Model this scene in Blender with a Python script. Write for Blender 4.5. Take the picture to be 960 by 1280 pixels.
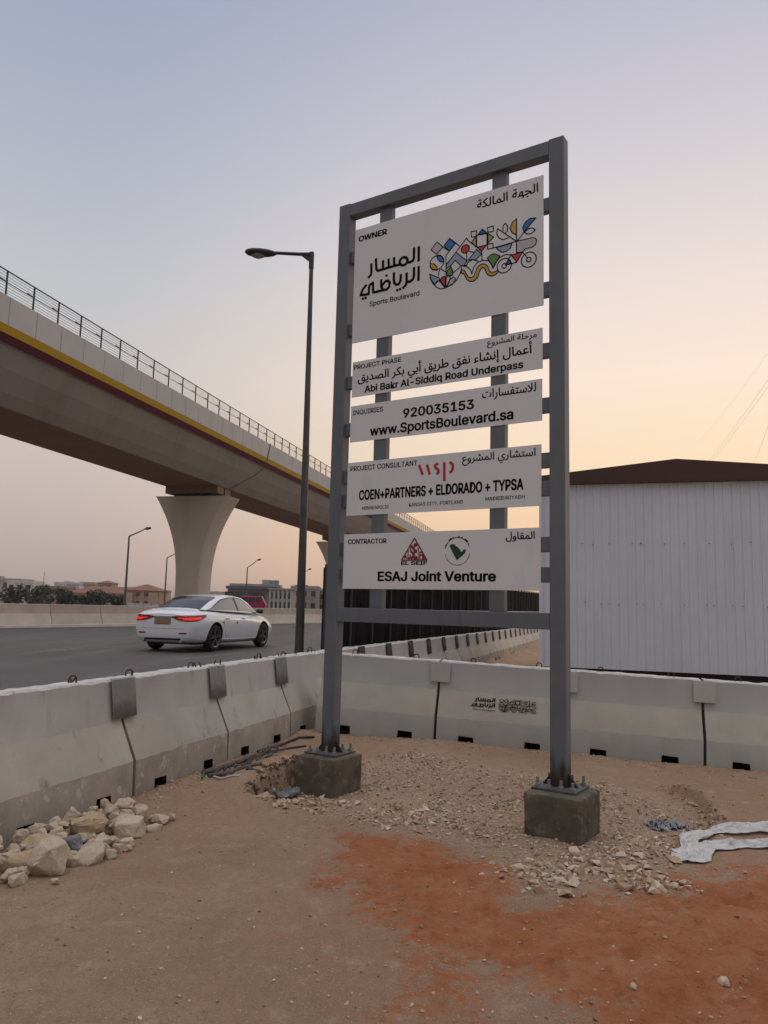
import bpy, bmesh, math, random
from math import sin, cos, pi, radians, sqrt, atan2
from mathutils import Vector, Matrix, noise
sc = bpy.context.scene
for o in list(bpy.data.objects): bpy.data.objects.remove(o)
col = sc.collection

# ------------------------------------------------------------------ camera
PITCH, ROLL = 0.12526, 0.02550
cd = bpy.data.cameras.new('camera'); cam = bpy.data.objects.new('camera', cd); col.objects.link(cam)
cd.sensor_fit = 'VERTICAL'; cd.sensor_height = 36.0; cd.lens = 36.0 * 949.92 / 1280.0
cd.clip_start = 0.05; cd.clip_end = 6000
_f = Vector((0, cos(PITCH), sin(PITCH))); _u = Vector((0, -sin(PITCH), cos(PITCH))); _r = Vector((1, 0, 0))
_r2 = cos(ROLL) * _r + sin(ROLL) * _u; _u2 = -sin(ROLL) * _r + cos(ROLL) * _u
m3 = Matrix((_r2, _u2, -_f)).transposed()
cam.matrix_world = Matrix.Translation((0, 0, 1.55)) @ m3.to_4x4()
sc.camera = cam

# ------------------------------------------------------------------ sky
SUN_AZ, SUN_EL = radians(38), radians(0.8)      # the sun has just gone down, right of the view
w = bpy.data.worlds.new('World'); sc.world = w; w.use_nodes = True
nt = w.node_tree; nt.nodes.clear()
def N(t, **k):
    n = nt.nodes.new(t)
    for a, v in k.items(): setattr(n, a, v)
    return n
def L(a, b): nt.links.new(a, b)
out = N('ShaderNodeOutputWorld')
sky = N('ShaderNodeTexSky', sky_type='NISHITA'); sky.sun_disc = False
sky.sun_elevation = SUN_EL; sky.sun_rotation = SUN_AZ; sky.dust_density = 4.0; sky.air_density = 1.2; sky.ozone_density = 2.0
bg1 = N('ShaderNodeBackground'); bg1.inputs['Strength'].default_value = 0.02; L(sky.outputs[0], bg1.inputs['Color'])
tc = N('ShaderNodeTexCoord'); sep = N('ShaderNodeSeparateXYZ'); L(tc.outputs['Generated'], sep.inputs[0])
def ramp(stops):
    r = N('ShaderNodeValToRGB'); e = r.color_ramp.elements
    r.color_ramp.interpolation = 'EASE' if False else 'LINEAR'
    while len(e) < len(stops): e.new(0.5)
    for i, (p, c) in enumerate(stops):
        e[i].position = p; e[i].color = tuple(((v / 255 + 0.055) / 1.055) ** 2.4 for v in c) + (1,)
    return r
def s(deg): return sin(radians(deg))
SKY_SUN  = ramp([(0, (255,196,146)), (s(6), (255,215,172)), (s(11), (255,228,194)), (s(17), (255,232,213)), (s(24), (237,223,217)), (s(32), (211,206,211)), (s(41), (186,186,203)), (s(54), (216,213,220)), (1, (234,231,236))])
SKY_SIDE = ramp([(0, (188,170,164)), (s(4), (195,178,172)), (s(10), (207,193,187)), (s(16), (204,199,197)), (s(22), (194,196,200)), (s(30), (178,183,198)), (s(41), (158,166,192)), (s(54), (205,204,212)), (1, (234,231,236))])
SKY_BACK = ramp([(0, (150,145,146)), (s(8), (160,156,158)), (s(20), (162,160,166)), (s(40), (185,183,190)), (1, (234,231,236))])  # behind the view, raised as added fill for the ground and boards
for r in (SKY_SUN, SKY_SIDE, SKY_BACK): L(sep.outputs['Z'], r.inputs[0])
# horizontal angle from the sunset
def mth(op, a, b=None):
    n = N('ShaderNodeMath', operation=op)
    for i, q in enumerate((a, b)):
        if isinstance(q, (int, float)): n.inputs[i].default_value = q
        elif q is not None: L(q, n.inputs[i])
    return n.outputs[0]
len2 = mth('SQRT', mth('ADD', mth('MULTIPLY', sep.outputs['X'], sep.outputs['X']), mth('ADD', mth('MULTIPLY', sep.outputs['Y'], sep.outputs['Y']), 1e-5)))
dot = mth('DIVIDE', mth('ADD', mth('MULTIPLY', sep.outputs['X'], sin(SUN_AZ)), mth('MULTIPLY', sep.outputs['Y'], cos(SUN_AZ))), len2)
def mr(v, a, b):
    n = N('ShaderNodeMapRange', interpolation_type='SMOOTHSTEP'); n.inputs['From Min'].default_value = a; n.inputs['From Max'].default_value = b
    L(v, n.inputs['Value']); return n.outputs[0]
def mix(f, a, b):
    n = N('ShaderNodeMix', data_type='RGBA'); L(f, n.inputs[0]); L(a, n.inputs[6]); L(b, n.inputs[7]); return n.outputs[2]
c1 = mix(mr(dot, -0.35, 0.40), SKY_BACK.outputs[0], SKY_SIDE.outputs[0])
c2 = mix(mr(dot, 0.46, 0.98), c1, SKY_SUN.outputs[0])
bg2 = N('ShaderNodeBackground'); L(mth('ADD', mth('MULTIPLY', mr(sep.outputs['Z'], 0.67, 0.88), 0.75), 1.0), bg2.inputs['Strength']); L(c2, bg2.inputs['Color'])  # zenith out of view boosted past the visible sky, added to light the ground
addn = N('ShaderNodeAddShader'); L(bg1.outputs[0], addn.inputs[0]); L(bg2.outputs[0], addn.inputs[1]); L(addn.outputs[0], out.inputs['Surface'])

# ------------------------------------------------------------------ afterglow
sl = bpy.data.lights.new('sun', 'SUN'); sl.energy = 0.28; sl.angle = radians(22); sl.color = (1.0, 0.74, 0.52)
so = bpy.data.objects.new('sun', sl); col.objects.link(so)
so.rotation_euler = Vector((-sin(SUN_AZ) * cos(SUN_EL), -cos(SUN_AZ) * cos(SUN_EL), -sin(SUN_EL))).to_track_quat('-Z', 'Y').to_euler()
so.location = (30, 40, 20)

sc.view_settings.view_transform = 'Standard'; sc.view_settings.look = 'None'
sc.view_settings.exposure = 0.0; sc.view_settings.gamma = 1.0; sc.view_settings.use_curve_mapping = False
sc.cycles.max_bounces = 6; sc.cycles.transparent_max_bounces = 6

# ------------------------------------------------------------------ helpers
random.seed(7)
class MB:
    """collects verts and faces, with a material slot per face"""
    def __init__(s): s.v = []; s.f = []; s.m = []
    def face(s, pts, mi=0):
        b = len(s.v); s.v += [tuple(p) for p in pts]; s.f.append(tuple(range(b, b + len(pts)))); s.m.append(mi); return s
    def raw(s, vs, fs, mi=0):
        b = len(s.v); s.v += [tuple(p) for p in vs]
        for f in fs: s.f.append(tuple(i + b for i in f)); s.m.append(mi)
        return s
    def box(s, x0, x1, y0, y1, z0, z1, mi=0):
        v = [(x0,y0,z0),(x1,y0,z0),(x1,y1,z0),(x0,y1,z0),(x0,y0,z1),(x1,y0,z1),(x1,y1,z1),(x0,y1,z1)]
        return s.raw(v, [(0,3,2,1),(4,5,6,7),(0,1,5,4),(1,2,6,5),(2,3,7,6),(3,0,4,7)], mi)
    def tube(s, pts, r, n=8, mi=0, cap=True):
        pts = [Vector(p) for p in pts]; rs = r if isinstance(r, (list, tuple)) else [r] * len(pts)
        b = len(s.v); prev = None
        for i, p in enumerate(pts):
            d = (pts[min(i + 1, len(pts) - 1)] - pts[max(i - 1, 0)]).normalized()
            if prev is None:
                a = d.orthogonal().normalized()
            else:
                a = (prev - d * prev.dot(d)).normalized()
            prev = a; c = d.cross(a)
            for k in range(n):
                q = p + (a * cos(2 * pi * k / n) + c * sin(2 * pi * k / n)) * rs[i]; s.v.append(tuple(q))
        for i in range(len(pts) - 1):
            for k in range(n):
                s.f.append((b + i*n + k, b + i*n + (k+1) % n, b + (i+1)*n + (k+1) % n, b + (i+1)*n + k)); s.m.append(mi)
        if cap:
            s.f.append(tuple(b + k for k in reversed(range(n)))); s.m.append(mi)
            e = b + (len(pts) - 1) * n; s.f.append(tuple(e + k for k in range(n))); s.m.append(mi)
        return s
    def extrude(s, prof, axis_pts, mi=0, mis=None, closed=True, cap=True):
        """prof: list of (y,z) swept along axis_pts: list of functions/frames (origin, ydir, zdir)"""
        b = len(s.v); n = len(prof)
        for (o, yd, zd) in axis_pts:
            for (y, z) in prof: s.v.append(tuple(Vector(o) + Vector(yd) * y + Vector(zd) * z))
        k = n if closed else n - 1
        for i in range(len(axis_pts) - 1):
            for j in range(k):
                s.f.append((b + i*n + j, b + i*n + (j+1) % n, b + (i+1)*n + (j+1) % n, b + (i+1)*n + j)); s.m.append(mis[j] if mis else mi)
        if cap and closed:
            s.f.append(tuple(b + j for j in reversed(range(n)))); s.m.append(mi)
            e = b + (len(axis_pts) - 1) * n; s.f.append(tuple(e + j for j in range(n))); s.m.append(mi)
        return s
    def mesh(s, name):
        me = bpy.data.meshes.new(name); me.from_pydata(s.v, [], s.f)
        me.polygons.foreach_set('material_index', s.m); me.update(); return me
    def build(s, name, mats, parent=None, smooth=None, bevel=None, recalc=True, loc=None, rotz=None):
        me = s.mesh(name)
        if recalc or bevel:
            bm = bmesh.new(); bm.from_mesh(me)
            if recalc: bmesh.ops.remove_doubles(bm, verts=bm.verts, dist=1e-5); bmesh.ops.recalc_face_normals(bm, faces=bm.faces)
            if bevel:
                es = [e for e in bm.edges if len(e.link_faces) == 2 and e.calc_face_angle(0) > 0.6]
                bmesh.ops.bevel(bm, geom=es, offset=bevel, segments=2, profile=0.5, affect='EDGES', clamp_overlap=True)
            bm.to_mesh(me); bm.free()
        return link(name, me, mats, parent, smooth, loc, rotz)
def link(name, me, mats, parent=None, smooth=None, loc=None, rotz=None):
    if not isinstance(mats, (list, tuple)): mats = [mats]
    if len(me.materials):
        mi = [p.material_index for p in me.polygons]; me.materials.clear()
        for m in mats: me.materials.append(m)
        me.polygons.foreach_set('material_index', mi)
    else:
        for m in mats: me.materials.append(m)
    if smooth is not None:
        me.shade_smooth()
        if smooth < 179: me.set_sharp_from_angle(angle=radians(smooth))
    o = bpy.data.objects.new(name, me); col.objects.link(o)
    if parent is not None: o.parent = parent
    if loc is not None: o.location = loc
    if rotz is not None: o.rotation_euler = (0, 0, rotz)
    return o
def tag(o, label=None, cat=None, group=None, kind=None):
    if label: o['label'] = label
    if cat: o['category'] = cat
    if group: o['group'] = group
    if kind: o['kind'] = kind
    return o
def empty(name, loc=(0,0,0), rz=0.0, label=None, cat=None, group=None):
    o = bpy.data.objects.new(name, None); o.empty_display_size = 0.2; col.objects.link(o)
    o.location = loc; o.rotation_euler = (0, 0, rz); return tag(o, label, cat, group)
def copy_tree(o, parent=None):
    c = o.copy(); col.objects.link(c)
    if parent is not None: c.parent = parent
    for ch in list(o.children): copy_tree(ch, c)
    return c
def bool_cut(me, cutter, op='DIFFERENCE'):
    a = bpy.data.objects.new('tmp_a', me); b = bpy.data.objects.new('tmp_b', cutter)
    col.objects.link(a); col.objects.link(b)
    md = a.modifiers.new('b', 'BOOLEAN'); md.object = b; md.operation = op; md.solver = 'EXACT'
    dg = bpy.context.evaluated_depsgraph_get(); dg.update()
    r = bpy.data.meshes.new_from_object(a.evaluated_get(dg), depsgraph=dg)
    bpy.data.objects.remove(a); bpy.data.objects.remove(b); return r
def subdiv(me, lv):
    a = bpy.data.objects.new('tmp_a', me); col.objects.link(a)
    md = a.modifiers.new('s', 'SUBSURF'); md.levels = lv; md.render_levels = lv
    dg = bpy.context.evaluated_depsgraph_get(); dg.update()
    r = bpy.data.meshes.new_from_object(a.evaluated_get(dg), depsgraph=dg)
    bpy.data.objects.remove(a); return r
def fbm(x, y, z=0.0, o=4):
    v = 0; a = 1; f = 1
    for _ in range(o):
        v += a * noise.noise(Vector((x * f, y * f, z))); a *= 0.5; f *= 2.1
    return v
def smooth01(a, b, x):
    t = min(1, max(0, (x - a) / (b - a))); return t * t * (3 - 2 * t)

# ------------------------------------------------------------------ materials
def mat(name, base, rough=0.7, metal=0.0, var=0.0, scale=3.0, bump=0.0, bscale=40.0, c2=None, c2f=(0.5, 0.7), spec=0.5, detail=6.0, coords='pos', streak=None, alpha=None, coat=0.0, objvar=0.0):
    m = bpy.data.materials.new(name); m.use_nodes = True; t = m.node_tree; n = t.nodes; b = n['Principled BSDF']
    b.inputs['Roughness'].default_value = rough; b.inputs['Metallic'].default_value = metal; b.inputs['Specular IOR Level'].default_value = spec
    b.inputs['Coat Weight'].default_value = coat
    lk = t.links.new
    if alpha is not None: b.inputs['Alpha'].default_value = alpha
    if coords == 'pos':
        g = n.new('ShaderNodeNewGeometry'); P = g.outputs['Position']
    else:
        g = n.new('ShaderNodeTexCoord'); P = g.outputs['Object']
    colr = None
    def noise_(sc_, det=detail, vec=None):
        x = n.new('ShaderNodeTexNoise'); x.inputs['Scale'].default_value = sc_; x.inputs['Detail'].default_value = det; x.inputs['Roughness'].default_value = 0.62
        lk(vec or P, x.inputs['Vector']); return x.outputs['Fac']
    base4 = tuple(base) + (1,)
    if var > 0:
        r = n.new('ShaderNodeValToRGB'); e = r.color_ramp.elements
        e[0].position = 0.28; e[1].position = 0.72
        e[0].color = tuple(max(0, v * (1 - var)) for v in base) + (1,); e[1].color = tuple(min(1, v * (1 + var)) for v in base) + (1,)
        lk(noise_(scale), r.inputs[0]); colr = r.outputs[0]
    if c2 is not None:
        mx = n.new('ShaderNodeMix'); mx.data_type = 'RGBA'
        mp = n.new('ShaderNodeMapRange'); mp.inputs['From Min'].default_value = c2f[0]; mp.inputs['From Max'].default_value = c2f[1]
        if streak:
            vm = n.new('ShaderNodeMapping'); vm.inputs['Scale'].default_value = streak; lk(P, vm.inputs['Vector']); lk(noise_(1.0, 8.0, vm.outputs[0]), mp.inputs['Value'])
        else:
            lk(noise_(scale * 2.7, 8.0), mp.inputs['Value'])
        lk(mp.outputs[0], mx.inputs[0])
        if colr is None: mx.inputs[6].default_value = base4
        else: lk(colr, mx.inputs[6])
        mx.inputs[7].default_value = tuple(c2) + (1,); colr = mx.outputs[2]
    if objvar > 0 and colr is not None:                 # every unit a little lighter or darker than its neighbour
        oi = n.new('ShaderNodeObjectInfo'); hs = n.new('ShaderNodeHueSaturation'); mo = n.new('ShaderNodeMapRange'); mo.inputs['To Min'].default_value = 1 - objvar; mo.inputs['To Max'].default_value = 1 + objvar
        lk(oi.outputs['Random'], mo.inputs['Value']); lk(mo.outputs[0], hs.inputs['Value']); lk(colr, hs.inputs['Color']); colr = hs.outputs[0]
    if colr is None: b.inputs['Base Color'].default_value = base4
    else: lk(colr, b.inputs['Base Color'])
    if bump > 0:
        bp = n.new('ShaderNodeBump'); bp.inputs['Strength'].default_value = bump; bp.inputs['Distance'].default_value = 0.01
        lk(noise_(bscale), bp.inputs['Height']); lk(bp.outputs[0], b.inputs['Normal'])
    return m
M = {}
M['steel'] = mat('grey_steel_paint', (0.125,0.14,0.155), 0.45, 0.0, 0.10, 4, 0.05, 60, c2=(0.09,0.09,0.09), c2f=(0.60,0.80), streak=(9,9,0.7))
def scorch(name, base):
    m = mat(name, base, 0.5, 0.0, 0.10, 4, 0.05, 60, c2=(0.09,0.09,0.09), c2f=(0.60,0.80), streak=(9,9,0.7)); t = m.node_tree; n = t.nodes; lk = t.links.new; b = n['Principled BSDF']
    src = b.inputs['Base Color'].links[0].from_socket; g = n.new('ShaderNodeNewGeometry'); sp = n.new('ShaderNodeSeparateXYZ'); lk(g.outputs['Position'], sp.inputs[0])
    vm = n.new('ShaderNodeMapping'); vm.inputs['Scale'].default_value = (22, 22, 4); lk(g.outputs['Position'], vm.inputs['Vector'])
    nz = n.new('ShaderNodeTexNoise'); nz.inputs['Scale'].default_value = 1; nz.inputs['Detail'].default_value = 5; lk(vm.outputs[0], nz.inputs['Vector'])
    a = n.new('ShaderNodeMath'); a.operation = 'MULTIPLY_ADD'; lk(nz.outputs['Fac'], a.inputs[0]); a.inputs[1].default_value = -0.42; lk(sp.outputs['Z'], a.inputs[2])
    mp = n.new('ShaderNodeMapRange'); mp.interpolation_type = 'SMOOTHSTEP'; mp.inputs['From Min'].default_value = 0.15; mp.inputs['From Max'].default_value = 0.34; mp.inputs['To Min'].default_value = 1; mp.inputs['To Max'].default_value = 0; lk(a.outputs[0], mp.inputs['Value'])
    mx = n.new('ShaderNodeMix'); mx.data_type = 'RGBA'; lk(mp.outputs[0], mx.inputs[0]); lk(src, mx.inputs[6]); mx.inputs[7].default_value = (0.03,0.024,0.02,1); lk(mx.outputs[2], b.inputs['Base Color']); return m
M['post'] = scorch('scorched_post_paint', (0.125,0.14,0.155))
M['rust'] = mat('burnt_steel', (0.035,0.028,0.024), 0.7, 0.3, 0.4, 25)
M['galv'] = mat('galvanised_steel', (0.25,0.255,0.26), 0.5, 0.35, 0.16, 18, 0.05, 30, c2=(0.18,0.17,0.16), c2f=(0.55,0.75))
M['platedark'] = mat('dull_steel_plate', (0.10,0.098,0.095), 0.65, 0.2, 0.35, 20, c2=(0.05,0.035,0.028), c2f=(0.5,0.7))
M['panel'] = mat('white_sign_sheet', (0.70,0.705,0.715), 0.42, 0.0, 0.03, 1.5, 0.10, 3, c2=(0.58,0.575,0.56), c2f=(0.58,0.82), streak=(4,4,1.1))
M['black'] = mat('black_vinyl', (0.007,0.007,0.008), 0.85, spec=.1)
for k, c in dict(red=(0.50,0.03,0.025), blue=(0.03,0.15,0.42), navy=(0.03,0.07,0.25), slate=(0.27,0.35,0.44), mauve=(0.50,0.46,0.50), grey=(0.46,0.46,0.47), green=(0.10,0.24,0.05), yellow=(0.52,0.36,0.06), ochre=(0.55,0.32,0.04), olive=(0.32,0.32,0.16), crimson=(0.45,0.012,0.03), maroon=(0.20,0.008,0.02), dkgreen=(0.008,0.05,0.016)).items():
    M['v_' + k] = mat(k + '_vinyl', c, 0.45)
M['footing'] = mat('cast_concrete', (0.105,0.090,0.068), 0.9, 0, 0.4, 5, 0.35, 60, c2=(0.24,0.20,0.155), c2f=(0.55,0.72), spec=.2)
# barrier concrete: painted faces (their light and shade put into the band tones), raw feet with flakes of old white paint
M['bar_top'] = mat('barrier_paint_upper', (0.422,0.410,0.382), 0.8, 0, 0.12, 2.2, 0.2, 70, c2=(0.24,0.225,0.20), c2f=(0.60,0.80), streak=(5,5,0.9), objvar=0.07)
M['bar_mid'] = mat('barrier_paint_slope', (0.484,0.457,0.402), 0.82, 0, 0.14, 2.0, 0.2, 70, c2=(0.29,0.25,0.20), c2f=(0.60,0.72), streak=(6,6,3.5), objvar=0.07)
M['bar_low'] = mat('barrier_foot_flaked', (0.340,0.297,0.243), 0.9, 0, 0.22, 4, 0.35, 50, c2=(0.46,0.43,0.38), c2f=(0.60,0.625), streak=(9,9,8), objvar=0.07)
M['bar_cap'] = mat('barrier_cap', (0.56,0.54,0.51), 0.9, 0, 0.2, 9, 0.5, 40, c2=(0.32,0.29,0.26), c2f=(0.58,0.68))
M['gbar_top'] = mat('barrier_grey_paint', (0.407,0.413,0.380), 0.8, 0, 0.09, 2.0, 0.15, 60, c2=(0.27,0.26,0.235), c2f=(0.62,0.85), streak=(6,6,0.8), objvar=0.07)
M['gbar_mid'] = mat('barrier_lit_slope', (0.493,0.476,0.409), 0.82, 0, 0.10, 2.4, 0.2, 60, c2=(0.33,0.29,0.23), c2f=(0.62,0.85), streak=(3,3,3), objvar=0.07)
M['gbar_low'] = mat('barrier_grey_foot', (0.391,0.391,0.358), 0.85, 0, 0.10, 3, 0.2, 60, c2=(0.42,0.40,0.35), c2f=(0.66,0.72), objvar=0.07)
M['fbar_top'] = mat('tan_barrier_face', (0.400,0.325,0.265), 0.9, 0, 0.14, 1.2, c2=(0.30,0.24,0.20), c2f=(0.58,0.8), streak=(2,2,.6), objvar=0.07)
M['fbar_low'] = mat('tan_barrier_slope', (0.520,0.460,0.390), 0.9, 0, 0.12, 1.5, objvar=0.07)
M['dark'] = mat('recess_shade', (0.012,0.011,0.010), 0.95)  # near black inside the notches: shade of the recess put into the colour
M['loop'] = mat('rusty_loop', (0.09,0.05,0.035), 0.8, 0.3, 0.4, 30)
M['asphalt'] = mat('asphalt', (0.072,0.066,0.061), 0.62, 0, 0.25, 0.6, 0.3, 120, c2=(0.115,0.104,0.095), c2f=(0.48,0.70), streak=(1.6,0.10,1))
M['line'] = mat('worn_road_paint', (0.22,0.21,0.20), 0.8, 0, 0.4, 6, c2=(0.06,0.057,0.055), c2f=(0.45,0.6))
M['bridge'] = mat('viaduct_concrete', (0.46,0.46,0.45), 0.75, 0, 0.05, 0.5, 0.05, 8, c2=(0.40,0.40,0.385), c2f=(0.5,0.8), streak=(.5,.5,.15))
M['bridge_web'] = mat('viaduct_web', (0.185,0.168,0.148), 0.8, 0, 0.08, 0.4, c2=(0.14,0.125,0.105), c2f=(0.5,0.75), streak=(.5,.5,.15))  # web and soffit: shade under the deck put into the darker colour
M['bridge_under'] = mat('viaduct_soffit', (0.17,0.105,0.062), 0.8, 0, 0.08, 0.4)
M['pier'] = mat('pier_concrete', (0.46,0.41,0.355), 0.8, 0, 0.08, 0.5, c2=(0.38,0.33,0.28), c2f=(0.5,0.8), streak=(.7,.7,.12))
M['yellow'] = mat('yellow_band', (0.34,0.21,0.006), 0.8, 0, 0.06, 0.6, spec=.2)
M['maroon'] = mat('maroon_band', (0.06,0.006,0.013), 0.9, spec=.15)
M['rail'] = mat('rail_steel', (0.055,0.055,0.06), 0.5, 0.3)
M['joint'] = mat('joint_rubber', (0.03,0.028,0.027), 0.9)
M['groove'] = mat('panel_groove', (0.22,0.22,0.215), 0.9)
M['lamp'] = mat('dark_pole_paint', (0.035,0.036,0.038), 0.5, 0.2, 0.2, 8)
M['polegrey'] = mat('grey_pole', (0.075,0.072,0.07), 0.5, 0.3, 0.3, 3)
M['farpole'] = mat('far_pole', (0.13,0.12,0.12), 0.6, 0.2)
M['lens'] = mat('lamp_glass', (0.25,0.25,0.24), 0.2)
M['shed'] = mat('white_cladding', (0.60,0.645,0.71), 0.5, 0, 0.04, 0.9, c2=(0.53,0.565,0.62), c2f=(0.56,0.8), streak=(2.5,2.5,.25))
M['shedroof'] = mat('brown_fascia', (0.055,0.022,0.016), 0.6, 0, 0.12, 2)
M['shedbase'] = mat('shed_underframe', (0.02,0.018,0.017), 0.9)
M['fence'] = mat('black_screen_mesh', (0.012,0.012,0.012), 0.95, 0, 0.3, 3, spec=.05)
M['fencefr'] = mat('fence_frame', (0.06,0.06,0.058), 0.7, 0.0, spec=.2)
M['fencerail'] = mat('fence_rail', (0.22,0.22,0.21), 0.6, 0.2)
M['white'] = mat('car_paint_white', (0.80,0.81,0.82), 0.28, 0, 0.0, coat=0.6)
M['glass'] = mat('car_glass', (0.025,0.028,0.03), 0.06, 0, spec=0.9)
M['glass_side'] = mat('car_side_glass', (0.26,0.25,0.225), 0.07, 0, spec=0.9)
M['tyre'] = mat('tyre_rubber', (0.015,0.015,0.016), 0.85)
M['rim'] = mat('dark_alloy', (0.16,0.16,0.165), 0.35, 0.8)
M['trim'] = mat('black_trim', (0.02,0.02,0.021), 0.5)
M['chrome'] = mat('chrome_strip', (0.6,0.6,0.6), 0.2, 1.0)
M['plate'] = mat('number_plate', (0.34,0.17,0.07), 0.5, 0, 0.3, 30)
M['wire'] = mat('power_cable', (0.30,0.25,0.21), 0.7)
M['plastic'] = mat('white_sheeting', (0.64,0.63,0.61), 0.35, 0, 0.12, 9, c2=(0.40,0.36,0.31), c2f=(0.5,0.72), alpha=0.82)
M['greyplastic'] = mat('grey_plastic', (0.20,0.21,0.23), 0.4, 0, 0.5, 14)
M['timber'] = mat('weathered_timber', (0.10,0.085,0.07), 0.9, 0, 0.4, 12)
M['hose'] = mat('black_hose', (0.03,0.03,0.03), 0.6)
M['clothw'] = mat('pale_strap', (0.5,0.48,0.45), 0.8)
def emit(name, c, st):
    m = mat(name, c, 0.3); b = m.node_tree.nodes['Principled BSDF']
    b.inputs['Emission Color'].default_value = tuple(c) + (1,); b.inputs['Emission Strength'].default_value = st; return m
M['tail'] = emit('lit_tail_lamp', (0.80,0.035,0.018), 0.55)
M['taildark'] = mat('red_lens', (0.22,0.012,0.01), 0.15)
# ------------------------------------------------------------------ lie of the land
ROAD_H = radians(16.8); UR = Vector((sin(ROAD_H), cos(ROAD_H))); NR = Vector((cos(ROAD_H), -sin(ROAD_H)))   # along the road / to its right
B0 = Vector((-1.91, 6.21))            # a joint at the foot of the near barrier row
ROAD_Z = 0.35
RED = [(-0.37,5.63),(0.0,5.53),(0.47,5.18),(0.83,4.85),(0.85,4.31),(1.02,4.41),(1.29,4.41),(1.84,4.69),(2.35,4.95),(2.9,4.6),(2.8,3.77),(2.5,3.14),(2.2,2.2),(.85,2.4),(.72,3.11),(.60,3.5),(.40,3.74),(.42,3.4),(.41,3.09),(.38,2.8),(.12,2.8),(.16,3.08),(.13,3.39),(0.01,3.67),(-0.05,4.23),(-0.24,4.84)]
GRAVEL = [(-0.96,6.72),(-0.79,6.21),(-0.23,5.7),(0.27,5.37),(0.67,5.06),(0.82,4.78),(0.88,4.35),(1.14,4.54),(1.46,4.69),(1.95,5.09),(2.37,5.73),(2.58,6.54),(2.37,7.08),(1.86,7.35),(1.34,7.82),(0.42,8.54),(-0.14,8.03)]
PIT = [(-1.05,6.52),(-1.04,7.2),(-0.87,7.75),(-0.62,7.6),(-0.60,6.75),(-0.80,6.33),(-0.93,6.32)]
RIM = [(2.59,7.2),(2.66,6.74),(2.61,6.3),(2.48,5.89),(2.33,5.6)]
def sdist(poly, x, y):
    """signed distance to a polygon, positive inside"""
    d = 1e9; ins = False; n = len(poly)
    for i in range(n):
        x1, y1 = poly[i]; x2, y2 = poly[(i + 1) % n]
        dx, dy = x2 - x1, y2 - y1; t = max(0, min(1, ((x - x1) * dx + (y - y1) * dy) / (dx*dx + dy*dy)))
        d = min(d, (x - x1 - t*dx)**2 + (y - y1 - t*dy)**2)
        if (y1 > y) != (y2 > y) and x < (x2 - x1) * (y - y1) / (y2 - y1) + x1: ins = not ins
    d = sqrt(d); return d if ins else -d
def rim_x(y):
    for (xa, ya), (xb, yb) in zip(RIM, RIM[1:]):
        if yb <= y <= ya: return xa + (xb - xa) * (ya - y) / (ya - yb)
    return None
RB0 = Vector((0.65, 9.06)); RBD = Vector((2.85, -0.66)).normalized(); RBN = Vector((RBD.y, -RBD.x))  # the right-hand row; RBN points to the viewer
def right_base(t): return 0.01 - 0.031 * t
def ground_z(x, y, fine=True):
    p = Vector((x, y)); q = (p - B0).dot(NR)          # distance to the right of the near row's foot
    far = smooth01(12, 40, sqrt(x*x + y*y))
    if q < -0.45: return 0.33
    z = 0.33 * smooth01(-0.25, -0.45, q)
    t = (p - RB0).dot(RBD); d = (p - RB0).dot(RBN)
    z += max(-0.13, min(0, right_base(t))) * smooth01(2.0, 0.2, d) * (1 if t > 0 else 0) if d > -1.5 else -0.05
    if fine and far < 1:
        z += 0.018 * fbm(x * 0.9, y * 0.9, 3.0, 3) + 0.006 * fbm(x * 5, y * 5, 7.0, 4) + 0.004 * noise.noise(Vector((x * 13, y * 13, 2)))
        r = sdist(RED, x, y); rr = smooth01(-0.08, 0.25, r)
        if rr > 0:
            a = noise.noise(Vector((x * 4.2 + 9, y * 7.5, 2))); b = noise.noise(Vector((x * 9, y * 15, 5)))
            c = noise.noise(Vector((x * 16 + 3, y * 24, 6)))
            z += rr * (0.034 * (1 - abs(a)) + 0.020 * b + 0.014 * c + 0.005 * noise.noise(Vector((x*34, y*40, 1))) - 0.008)
        g = smooth01(-0.1, 0.4, sdist(GRAVEL, x, y))
        if g > 0: z += g * 0.010 * fbm(x * 8, y * 8, 11.0, 3)
        pt = sdist(PIT, x, y) + 0.03 * noise.noise(Vector((x*9, y*9, 4)))
        z -= 0.24 * smooth01(-0.01, 0.03, pt) * smooth01(-0.46, -0.66, x + 0.05 * noise.noise(Vector((y*6, 1, 1))))
        z += 0.05 * smooth01(0.25, 0.0, abs(pt + 0.14)) * (1 if pt < 0 and x < -0.8 else 0)
        # earth kicked up along the foot of both rows
        if 0 < d < 0.5 and q > 0: z += 0.045 * smooth01(0.42, 0.05, d + 0.12 * noise.noise(Vector((x*3, y*3, 8))))
        if 0 < q < 0.4 and y > 5.7: z += 0.03 * smooth01(0.3, 0.02, q + 0.1 * noise.noise(Vector((x*4, y*4, 8))))
        # the dug area stops at a low curved rim on the right
        rx = rim_x(y)
        if rx is not None:
            e = x - rx + 0.07 * noise.noise(Vector((x*5, y*5, 6))) + 0.03 * noise.noise(Vector((x*17, y*17, 6)))
            z += 0.085 * smooth01(-0.02, 0.05, e) * smooth01(2.2, 0.3, e) * smooth01(5.6, 5.9, y) * smooth01(7.2, 6.9, y)
    return z
def axis(lo, hi, step, far, grow=1.22):
    a = [lo + i * step for i in range(int(round((hi - lo) / step)) + 1)]
    d = step; x = hi
    while x < far: d *= grow; x += d; a.append(x)
    d = step; x = lo; pre = []
    while x > -far: d *= grow; x -= d; pre.append(x)
    return pre[::-1] + a
xs = axis(-2.7, 4.6, 0.033, 2500); ys = axis(1.9, 9.9, 0.036, 3000)
V = []; red = []; grav = []
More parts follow.
